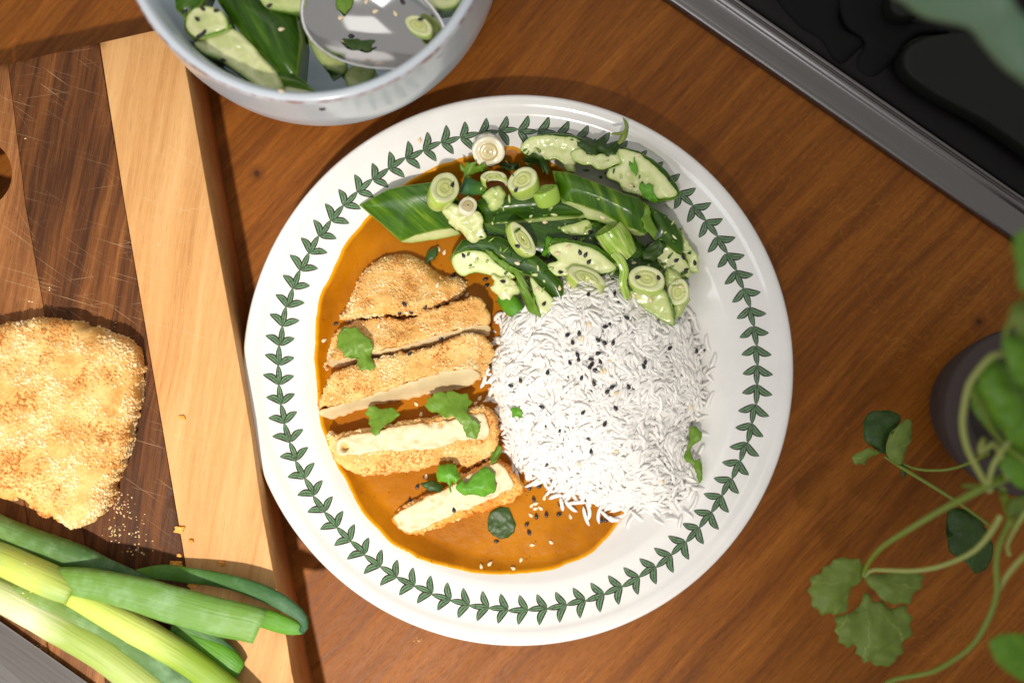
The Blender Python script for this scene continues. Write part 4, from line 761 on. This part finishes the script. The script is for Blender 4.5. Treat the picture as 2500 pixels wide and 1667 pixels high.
# ------------------------------------------------------------------ sesame seeds
def seedmesh(name, mat, L=.30, W=.185):
    V = []; Fc = []; ns, nr = 10, 8
    for i in range(nr+1):
        t = i/nr; x = (t-.45)*L; r = W/2*math.sin(math.pi*t**.72)**.85 if 0 < t < 1 else .001
        for k in range(ns): a = 2*math.pi*k/ns; V.append((x, r*math.cos(a), r*.5*math.sin(a)))
    for i in range(nr):
        for k in range(ns): k2 = (k+1) % ns; Fc.append((i*ns+k, i*ns+k2, (i+1)*ns+k2, (i+1)*ns+k))
    me = bpy.data.meshes.new(name); me.from_pydata((np.array(V)*.01).tolist(), [], Fc); me.polygons.foreach_set('use_smooth', [True]*len(Fc)); me.materials.append(mat); return me
SB = [seedmesh('black_sesame_seed', BSEED, l_, w_) for l_, w_ in ((.31, .19), (.29, .175), (.33, .185))]; SW = [seedmesh('white_sesame_seed', WSEED, l_, w_) for l_, w_ in ((.31, .18), (.28, .17))]
def seeds(black, c, pts, label, group):
    for p in pts:
        x, y = q(c, p[:2])[0]; h, n = hit(x, y); n = (n+Vector((0, 0, 1.2))).normalized()
        Mx, pos = frame(h, n, R(p[2]) if len(p) > 2 else rng.uniform(0, 6.28), rng.normal(0, .12), .12 if c == 'R' else .04)
        ms = SB if black else SW
        o = bpy.data.objects.new('black_sesame_seed' if black else 'white_sesame_seed', ms[rng.integers(len(ms))]); COL.objects.link(o)
        lb = label
        if group == 'black sesame seeds on the rice':
            lb = ('black sesame seed in the crowded cluster at the top of the rice mound' if math.hypot(x-1450, y-885) < 28 else
                  'black sesame seed on the rice close under the cucumbers' if y < 850 and x < 1560 else
                  'black sesame seed on the right flank of the rice' if x > 1600 else
                  'black sesame seed on the left flank of the rice near the tofu' if x < 1345 and y < 1000 else
                  'black sesame seed on the middle of the rice around the crowded cluster' if y < 985 else
                  'black sesame seed on the lower half of the rice')
        if group == 'black sesame seeds on the salad' and c == 'D':
            lb = ('black sesame seed on the half round cucumber slice' if p[0] < 900 and 600 < p[1] < 760 else
                  'black sesame seed on the cucumber end at the right of the salad' if p[0] > 1800 else
                  'black sesame seed on the glistening green onion slice' if 1400 < p[0] < 1700 and p[1] > 900 else
                  'black sesame seed in the green gaps in the middle of the salad')
        if group == 'black sesame seeds in the bowl' and c == 'W':
            lb = ('black sesame seed in the spoon' if p[0] > 1400 and p[0] < 2000 else 'black sesame seed stuck to the outside of the bowl' if p[1] > 600 else
                  'black sesame seed on the rounded pale chunk in the bowl' if p[0] < 620 and p[1] < 300 else label)
        if group == 'white sesame seeds on the salad' and c == 'D' and p[0] > 1000: lb = 'white sesame seed on the right end of the salad'
        o.matrix_world = Matrix.Translation(pos*.01) @ Mx.to_4x4(); tag(o, lb, 'sesame seed', group)
# rice grains carry the seeds on top
for (Mx, p) in tops+base[::2]:
    a_ = np.array(p); e_ = np.array(Mx.col[0])*.3; f_ = np.array(Mx.col[1])*.08; u_ = np.array([0, 0, .07]); TR.append((a_-e_-f_+u_, a_+e_-f_+u_, a_+f_+u_)); 
seeds(True, 'R', [(615,308,35),(690,298,90),(648,358,100),(830,296,60),(855,255,10),(880,240,30),(808,340,150),(850,357,140),(905,357,80),(990,200,150),(1018,217,30),(630,485,110),(678,433,120),(686,462,90),(810,425,20),(765,461,5),(770,492,60),(792,500,100),(825,478,110),(790,527,30),(758,512,45),(1107,483,80),(1098,510,120),(1262,393,35),(1437,410,90),(1478,408,15),(490,547,75),(628,575,10),(705,580,70),(320,598,110),(258,630,170),(127,508,95),(677,630,35),(783,617,110),(900,640,30),(772,665,60),(868,670,45),(850,712,80),(880,690,120),(1002,638,120),(1036,645,75),(1220,667,170),(635,715,100),(457,765,160),(920,775,130),(714,800,45),(1480,697,20),(852,875,60),(467,887,170),(560,912,120),(618,918,30),(750,968,0),(303,1010,20),(767,1048,90),(1228,1135,80),(480,1130,30),(942,90,80)], 'black sesame seed on the white rice', 'black sesame seeds on the rice')
seeds(False, 'R', [(755,240),(712,325),(625,380),(885,470),(830,540),(850,535),(925,680),(1400,770),(930,1045),(690,1130),(1215,1240)], 'white sesame seed among the rice grains', 'white sesame seeds on the rice')
seeds(True, 'R', [(372,1282,120),(435,1272,20),(400,1355,120),(416,1465,100),(480,1452,100),(560,1450,15),(355,1515,35),(370,1565,120),(832,1487,80),(862,1487,20),(567,1385,80)], 'black sesame seed in the curry sauce below the rice', 'black sesame seeds in the sauce')
seeds(True, 'S', [(350,693,0)], 'black sesame seed under the flat dark coriander leaf', 'black sesame seeds in the sauce')
seeds(True, 'E', [(275,745,20),(1400,278,50),(1705,322,15),(1720,378,30),(1757,1158,100)], 'black sesame seed in the sauce beside the tofu slices', 'black sesame seeds in the sauce')
seeds(True, 'G', [(1055,930,60),(985,1060,100)], 'black sesame seed in the sauce left of the lowest slice', 'black sesame seeds in the sauce')
seeds(True, 'E', [(932,560,140),(995,630,100),(885,640,75),(870,690,60),(840,662,120),(1128,585,65),(1280,883,140),(1105,970,0),(985,1033,40)], 'black sesame seed on the breaded tofu', 'black sesame seeds on the tofu')
seeds(True, 'G', [(1405,1155,105)], 'single black sesame seed on the pale face of the lowest slice', 'black sesame seeds on the tofu')
seeds(False, 'E', [(1313,65,70),(1260,35,100),(440,735,25),(685,770,80),(160,905,30),(1530,470,60),(1045,1515,130)], 'white sesame seed in the curry around the tofu', 'white sesame seeds in the sauce')
seeds(False, 'E', [(1245,380,70),(950,640,150)], 'white sesame seed on the tofu end piece', 'white sesame seeds on the tofu')
seeds(False, 'G', [(1090,240,80),(1650,85,50),(1610,135,45),(1140,835,85)], 'white sesame seed in the curry around the tofu', 'white sesame seeds in the sauce')
seeds(False, 'S', [(718,360,80),(650,405,20),(620,420,60),(650,442,10),(690,440,140),(615,493,140),(918,503,110),(625,720,0),(770,700,140),(235,885,100),(300,865,45),(480,900,160),(540,833)], 'white sesame seed in the curry near the plate bottom', 'white sesame seeds in the sauce')
seeds(True, 'C', [(1300,665,120),(1745,957,160),(1910,557,165)], 'black sesame seed on the left part of the salad', 'black sesame seeds on the salad')
seeds(True, 'D', [(765,630,110),(828,657,60),(865,735,50),(545,850,0),(1000,875,20),(1415,910,15),(1650,915,110),(360,1207,50),(980,520,110),(880,400,0),(710,470,100),(1850,717,30),(1930,690,160),(1960,825,20),(2055,745,110),(1150,1095,60),(860,1100,70)], 'black sesame seed on the right part of the salad', 'black sesame seeds on the salad')
seeds(True, 'A', [(1172,888,65),(1890,945,60)], 'black sesame seed on an onion slice', 'black sesame seeds on the salad')
seeds(True, 'B', [(1750,815,0)], 'black sesame seed at the rim side of the large oval cucumber slice', 'black sesame seeds on the salad')
seeds(False, 'D', [(635,568,30),(510,643,10),(620,860,160),(1025,920,60),(640,990,120),(535,1030,90),(60,750,165),(110,1040,110),(285,1040,70),(1370,1115,120),(1560,1165,100),(1370,745,0),(1895,1015,0)], 'white sesame seed on the salad', 'white sesame seeds on the salad')
seeds(False, 'B', [(1420,550,10),(1330,890,140),(1020,1250,150),(370,1305,0)], 'white sesame seed on the upper cucumber slices', 'white sesame seeds on the salad')
seeds(True, 'W', [(512,60,150),(597,72,0),(477,125,140),(500,225,40),(520,210,60),(485,235,20),(398,75,50),(640,385,0),(935,40,30),(1175,268,120)], 'black sesame seed on the cucumber in the bowl', 'black sesame seeds in the bowl')
seeds(True, 'W', [(1785,15,130),(1900,127,10),(1457,232,0)], 'black sesame seed in the steel spoon', 'black sesame seeds in the bowl')
seeds(False, 'W', [(1610,75,10),(1390,118,0),(1555,12,60),(1740,90,120),(1415,260,30)], 'white sesame seed in the steel spoon', 'white sesame seeds in the bowl')
seeds(False, 'W', [(1010,190,10),(1010,585,160)], 'white sesame seed on dark cucumber skin in the bowl', 'white sesame seeds in the bowl')
seeds(True, 'W', [(1272,694,0)], 'lone black sesame seed stuck to the outside of the bowl', 'black sesame seeds in the bowl')
seeds(False, 'A', [(805,385,80)], 'white sesame seed on the plate rim leaves', 'white sesame seeds on the rim')

# ------------------------------------------------------------------ spring onions on the board
def onion(label, loc): return empty('spring_onion', P(*loc), label, 'spring onion', 'whole spring onions on the board')
t = onion('upper spring onion whose leaf loops out past the board edge', (200, 1340, ZB))
tube('stalk', q('O', (-420,60,4.3),(-150,150,4.3),(0,235,4.3),(250,350,4.3),(500,430,4.2),(720,500,4.1),(900,560,4.0),(1040,605,3.9)) and [(-150, 1222, 4.4, 28), (0, 1288, 4.4, 30), (90, 1325, 4.4, 32), (180, 1358, 4.35, 34, .75), (260, 1388, 4.25, 26, .6), (325, 1408, 4.1, 18, .5), (385, 1430, 4.0, 10, .4)], ON1, t, flat=.85, wav=.05, seed=1)
tube('leaf', [(300, 1412, 3.9, 12, .5), (347, 1400, 3.9, 14, .5), (400, 1396, 3.95, 19, .45), (450, 1402, 4.05, 20, .45), (520, 1412, 4.2, 19, .45), (590, 1428, 4.35, 19, .45), (660, 1455, 4.45, 20, .45), (710, 1484, 4.45, 18, .5), (738, 1508, 4.4, 13, .6), (744, 1530, 4.3, 9, .8), (736, 1541, 4.2, 8, .8)], ONL, t, wav=.04, seed=2)
tube('leaf', [(560, 1478, 4.0, 14, .5), (620, 1500, 4.1, 22, .4), (680, 1520, 4.1, 24, .4), (720, 1533, 4.1, 18, .4), (742, 1541, 4.1, 6, .4)], ONB, t, wav=.05, seed=3)
t = onion('thick middle spring onion with its broad leaf cut straight off', (250, 1440, ZB))
tube('stalk', [(-140, 1310, 4.9, 34), (0, 1362, 4.9, 38), (80, 1398, 5.0, 40), (140, 1425, 5.0, 40, .9), (180, 1445, 4.95, 34, .8)], ON2, t, flat=.95, u1=.35, wav=.03, seed=4)
tube('leaf', [(120, 1408, 5.0, 26, .7), (190, 1420, 5.1, 36, .6), (260, 1432, 5.2, 40, .5), (340, 1452, 5.2, 44, .45), (430, 1478, 5.15, 46, .42), (520, 1502, 5.1, 47, .42), (600, 1520, 5.0, 46, .42), (634, 1531, 4.9, 45, .42)], ON2, t, u0=.4, wav=.04, groove=.12, seed=5, hollow=True)
tube('leaf', [(110, 1420, 4.7, 20, .8), (170, 1448, 4.8, 28, .8), (250, 1490, 4.8, 34, .75), (330, 1535, 4.7, 37, .7), (400, 1575, 4.6, 37, .65), (470, 1620, 4.5, 36, .6), (560, 1690, 4.4, 36, .6), (640, 1760, 4.3, 30, .6)], ON2B, t, wav=.04, seed=6)
t = onion('pale lower spring onion nearest the knife blade', (200, 1500, ZB))
tube('stalk', [(-150, 1390, 4.5, 34), (0, 1450, 4.5, 40), (80, 1492, 4.5, 42), (160, 1535, 4.5, 44), (250, 1590, 4.4, 44, .8), (330, 1650, 4.3, 44, .7), (420, 1720, 4.2, 40, .7)], ON3, t, wav=.04, flat=.9, seed=7)
tube('leaf', [(30, 1440, 4.6, 18, .8), (100, 1462, 4.7, 26, .7), (170, 1500, 4.7, 28, .6), (240, 1535, 4.6, 26, .5), (300, 1565, 4.5, 26, .5), (370, 1610, 4.4, 34, .4), (440, 1665, 4.3, 38, .4), (520, 1740, 4.2, 36, .4)], ON1, t, wav=.05, seed=8)
t = onion('short dark green spring onion tops poking out beneath the broad leaf', (520, 1580, ZB))
tube('leaf', [(420, 1530, 4.0, 20, .5), (480, 1548, 4.0, 26, .4), (540, 1578, 3.95, 20, .4), (585, 1600, 3.9, 4, .4)], ONL, t, wav=.06, seed=9)
tube('leaf', [(430, 1545, 4.0, 26, .5), (500, 1590, 4.0, 42, .35), (560, 1628, 3.95, 40, .35), (584, 1642, 3.9, 26, .35)], ONB, t, wav=.06, seed=10)

# ------------------------------------------------------------------ knife at the lower left
kn = empty('kitchen_knife', P(20, 1640, ZB), 'broad grey steel knife blade lying on the board in the lower left corner', 'knife')
kp = [(-330, 1300), (-60, 1474), (0, 1516), (60, 1558), (120, 1600), (217, 1668), (420, 1812), (300, 1900), (-420, 1900)]
V = [P(x, y, ZB+.26 if i < 7 else ZB+.75) for i, (x, y) in enumerate(kp)]; V2 = [(a, b, c-.05-(.0 if i < 7 else .12)) for i, (a, b, c) in enumerate(V)]
n = len(kp); link('blade', V+V2, [tuple(range(n))[::-1], tuple(n+i for i in range(n))]+[(i, (i+1) % n, n+(i+1) % n, n+i) for i in range(n)], KNIFE, kn, smooth=False, solid=True)

# ------------------------------------------------------------------ loose crumbs and specks
def crumbs(name, label, cat, spots, mat, s0, s1):
    V = []; Fc = []; tn = []
    for (x, y, sprd, n_) in spots:
        for _ in range(n_):
            px, py = x+rng.normal(0, sprd), y+rng.normal(0, sprd); h, nn = hit(px, py); s_ = rng.uniform(s0, s1); b = len(V)
            V += [tuple(np.array(h)+ICO[k]*s_*rng.uniform(.5, 1.3)*np.array([1.2, 1, .6])) for k in range(12)]; Fc += [tuple(b+i for i in f) for f in ICF]; tn += [rng.random()]*12
    o = link(name, V, Fc, mat, attrs={'tone': tn}, smooth=False, solid=False); return tag(o, label, cat, kind='stuff')
crumbs('crumb_scatter', 'pale loose breadcrumbs scattered on the board below the cutlet', 'crumbs', [(290, 1240, 14, 40), (330, 1300, 22, 30), (340, 1345, 14, 14), (280, 1300, 9, 26), (280, 1205, 6, 8), (281, 793, 3, 3), (75, 740, 4, 3), (120, 710, 3, 2), (350, 937, 3, 8), (348, 975, 3, 5), (45, 235, 2, 1), (62, 338, 2, 2), (315, 1215, 15, 8), (60, 1425, 25, 14), (100, 1590, 14, 4), (420, 700, 60, 8), (1020, 1560, 5, 3)], CRB, .022, .05)
for px, py, rr, lab in ((437, 1292, 13, 'flat flake of crust on the seam of the board'), (443, 1020, 9, 'small crust flake on the pale stave'), (428, 1377, 15, 'crust flake tucked under the looping leaf'), (540, 1375, 10, 'crust flake on the pale stave above the looping leaf'), (470, 1425, 14, 'broad crust flake between the looping leaf and the broad leaf'), (466, 1320, 7, 'little crust flake below the seam flake'), (437, 1355, 6, 'tiny crust flake left of the pale stave')):
    pts = [(px+rr*(1.3 if k % 2 else .8)*math.cos(a)*rng.uniform(.8, 1.3), py+rr*.6*math.sin(a)*rng.uniform(.8, 1.3)) for k, a in enumerate(np.linspace(0, 2*math.pi, 9)[:-1])]
    o = pillow('crust_flake', Z(pts, ZB+.10), CRUSTW, rnd=.03, thick=.07, res=.06, namp=.05, nsc=4, ragged=.05, rsc=6, solid=False); tag(o, lab, 'crumb', 'crust flakes on the board')
for x, y, lab in ((2116, 333, 'tiny pale crumb on the worktop beside the steel trim'), (1024, 1563, 'tiny pale crumb on the worktop below the plate'),):
    crumbs('worktop_crumb', lab, 'crumb', [(x, y, .5, 1)], CRB, .05, .07).pop('kind', None)

# ------------------------------------------------------------------ potted coriander on the right
ZP = 4.6
PC = P(2516, 1005, ZP)
pl = empty('coriander_plant', (PC[0], PC[1], 0), 'potted coriander plant with long pale stems at the right edge', 'potted plant')
ri = 4.0
pot = lathe('pot', smoothprof([(ri-1.35, ZP-1.2), (ri-1.3, ZP-.3), (ri-1.1, ZP), (ri-.1, ZP+.02), (ri, ZP-.12), (ri-.1, ZP-1), (ri-.6, ZP-3), (ri-1.1, .2), (ri-1.2, 0), (0, 0)], .3), PC[0], PC[1], POT, pl, 64)
lathe('soil', [(0, ZP-1.0), (1, ZP-.95), (2, ZP-1.05), (ri-1.38, ZP-1.0)], PC[0], PC[1], SOIL, pl, 32)
def st(pts, mat=STEM, c='M', w=6.):
    pp = [q(c, (p[0], p[1]))[0]+(p[2], (p[3] if len(p) > 3 else w)*.82) for p in pts]; tube('stem', pp, mat, pl, seg=10, step=.35, solid=False, wav=.05)
st([(575,840,6.8,5),(600,770,7.4,6),(700,650,8.6,7),(900,520,9.8,8),(1100,400,10.6,9),(1250,320,11,11),(1400,240,11.2,12),(1600,130,10.5,11)])
st([(580,852,6.7,5),(610,815,6.8,6),(650,802,6.95,6),(760,806,7.6,7),(900,810,8.2,7),(1050,790,8.8,7),(1200,740,9.2,7),(1330,670,9.6,8),(1430,560,10,9),(1500,440,10,9)], STEMY)
st([(600,1700,8,6),(740,1562,8,7),(900,1520,8.3,7),(1040,1490,8.8,7),(1200,1400,9.2,7),(1320,1300,9.6,7),(1420,1130,10,8),(1475,960,10.2,8),(1470,780,10.4,8),(1490,640,10.4,8),(1560,480,10,9)])
st([(720,40,4.2,4),(820,105,4.8,5),(1000,215,5.6,5),(1170,320,6.2,5),(1300,410,6.8,4),(1450,520,7.4,4)])
st([(845,90,4.8,3),(900,115,5,3.5),(1000,132,5.4,4),(1100,132,5.8,4),(1200,115,6.2,4),(1320,70,7,5),(1420,20,8,5)])
st([(1490,940,10,6),(1530,860,10.2,7),(1600,770,10.6,7),(1680,690,11,7)], STEMY)
st([(1560,700,9,6),(1545,640,9.4,6),(1600,520,9.8,7),(1680,400,10,7)], STEMY)
st([(1437,370,16,12),(1370,450,15.5,9),(1320,560,15,8),(1330,680,14.6,8)], STEM, 'N')
st([(1330,690,14,9),(1240,700,14,9),(1160,780,13.6,9),(1090,880,13.2,9),(1060,1000,12.8,9),(1045,1140,12.4,9),(1075,1290,12,9),(1150,1440,11.6,9),(1220,1560,11,9)], STEMY, 'N')
st([(1180,1230,12,7),(1150,1330,11.6,8),(1240,1260,11.8,9),(1300,1360,11.4,8),(1330,1500,11,8)], STEMY, 'N')
st([(1437,1420,11,10),(1330,1480,11,10),(1230,1530,11,9),(1040,1530,10.6,6)], STEM, 'N')
st([(1100,900,13,7),(1180,1050,12.6,8),(1240,1180,12.2,8),(1350,1300,12,8),(1460,1380,12,8)], STEM, 'N')
st([(1420,1180,12.5,9),(1340,1250,12.2,8),(1240,1400,11.8,8),(1200,1560,11,8)], STEMY, 'N')
st([(1300,1560,10,12),(1340,1700,8.5,12),(1380,1800,7,11)], STEM, 'N')
def pleaf(c, pts, base, z, mat=CORP, curl=.25, rag=.04, nsc=.8, namp=.25):
    return pillow('leaf', Z(q(c, *pts), z) if len(pts[0]) == 2 else q(c, *pts), mat, pl, rnd=0, thick=.03, dome=curl, dw=.8, res=.14, namp=namp, nsc=nsc, ragged=rag, rsc=4., base=q(c, base)[0], z=z, solid=False)
pleaf('M', [(570,850),(548,725),(500,735),(440,722),(375,742),(358,768),(310,790),(300,825),(222,860),(235,900),(205,950),(232,990),(225,1040),(272,1070),(290,1105),(350,1085),(380,1105),(460,1080),(480,1000),(500,930),(545,900)], (570,850), 6.6)
pleaf('M', [(585,850),(650,830),(760,825),(860,815),(980,840),(960,880),(970,930),(905,970),(890,1030),(850,1025),(790,1040),(740,1020),(690,1000),(660,950),(610,910)], (580,850), 6.4, CORP)
pleaf('M', [(580,960),(560,1040),(510,1085),(450,1100),(385,1130),(400,1170),(378,1210),(410,1250),(405,1290),(450,1310),(470,1335),(520,1310),(535,1330),(522,1370),(560,1390),(580,1430),(620,1415),(650,1450),(700,1440),(730,1455),(780,1430),(800,1385),(845,1360),(835,1310),(850,1280),(910,1235),(890,1180),(910,1130),(860,1080),(860,1035),(760,1060),(700,1010),(640,1020),(610,960)], (590,960), 6.0)
pleaf('M', [(1150,400),(1230,390),(1330,430),(1420,550),(1450,700),(1400,800),(1330,825),(1270,760),(1200,712),(1160,680),(1140,560)], (1300,400), 3.6, CORD)
pleaf('M', [(1430,1290),(1500,1240),(1620,1230),(1780,1280),(1850,1500),(1700,1570),(1560,1500),(1470,1420),(1440,1340)], (1800,1400), 13, CORPG)
pleaf('M', [(1500,0),(1700,-60),(1800,60),(1750,200),(1650,260),(1560,200),(1500,110)], (1700,200), 11.5, CORPG)
pleaf('M', [(1560,330),(1660,300),(1780,340),(1740,440),(1620,460),(1540,420)], (1560,330), 9.5, CORP)
pleaf('N', [(560,1330),(480,1290),(420,1240),(410,1150),(450,1070),(520,1050),(600,1055),(650,1095),(610,1170),(565,1250)], (560,1330), 4.4, CORD, rag=.02)
pleaf('N', [(560,1330),(560,1250),(600,1170),(690,1100),(712,1112),(726,1160),(722,1230),(685,1300),(660,1385),(610,1385)], (560,1330), 4.8, CORP, rag=.02)
pleaf('N', [(350,1350),(375,1320),(400,1310),(430,1290),(460,1287),(520,1322),(480,1335),(440,1360),(425,1400),(400,1390),(370,1400)], (530,1330), 4.6, CORP)
pleaf('N', [(640,1395),(690,1400),(690,1440),(670,1480),(655,1440)], (660,1400), 4.6, CORD)
pleaf('N', [(1300,600),(1400,560),(1560,580),(1600,800),(1500,900),(1380,860),(1320,720)], (1350,600), 15, CORPG)
pleaf('N', [(1150,850),(1230,730),(1320,760),(1420,900),(1440,1060),(1380,1180),(1280,1130),(1200,1010)], (1350,900), 13.5, CORPG, curl=.5)
pleaf('N', [(1260,1000),(1420,900),(1600,960),(1640,1240),(1480,1300),(1330,1220)], (1500,1100), 13, CORPG, curl=.5)
pleaf('N', [(1080,900),(1180,880),(1260,1000),(1300,1150),(1240,1200),(1150,1100),(1100,1000)], (1180,900), 11, CORPG)
pleaf('N', [(1290,1340),(1420,1300),(1600,1340),(1620,1500),(1440,1540),(1330,1480)], (1500,1400), 10.5, CORPG)
pleaf('N', [(1380,-60),(1560,-120),(1600,300),(1440,290),(1390,120)], (1500,100), 17, CORPG)
pleaf('N', [(1360,380),(1500,330),(1600,420),(1560,560),(1420,570),(1350,480)], (1500,450), 16, CORP)

# ------------------------------------------------------------------ pale blurred leaf at the top right
LF = plain('pale_leaf', sr(104, 134, 106), .45).sss(.25, (.5, 1, .5), .004).m
lf = empty('houseplant_leaf', P(2350, 60, 16), 'out of focus pale mint green leaf hanging over the hob in the top right corner', 'plant leaf')
pillow('leaf_blade', q('H', (1480,-120,15),(1600,-10,15.5),(1700,60,16),(1850,120,16.5),(2020,165,17),(2120,270,17),(2240,390,17),(2360,490,17),(2560,620,16.5),(2700,500,16),(2560,200,16.5),(2400,120,17.5),(2300,20,18),(2200,-100,18),(1900,-220,16)), LF, lf, rnd=.25, thick=.25, dome=.8, dw=1.6, res=.3, namp=.3, nsc=.35, solid=False)
for o in bpy.data.objects:
    if o.type == 'MESH' and o.name.startswith('crumb') and o.parent: o['kind'] = 'stuff'
print('objects', len(bpy.data.objects), 'tris', sum(len(o.data.polygons) for o in bpy.data.objects if o.type == 'MESH'))
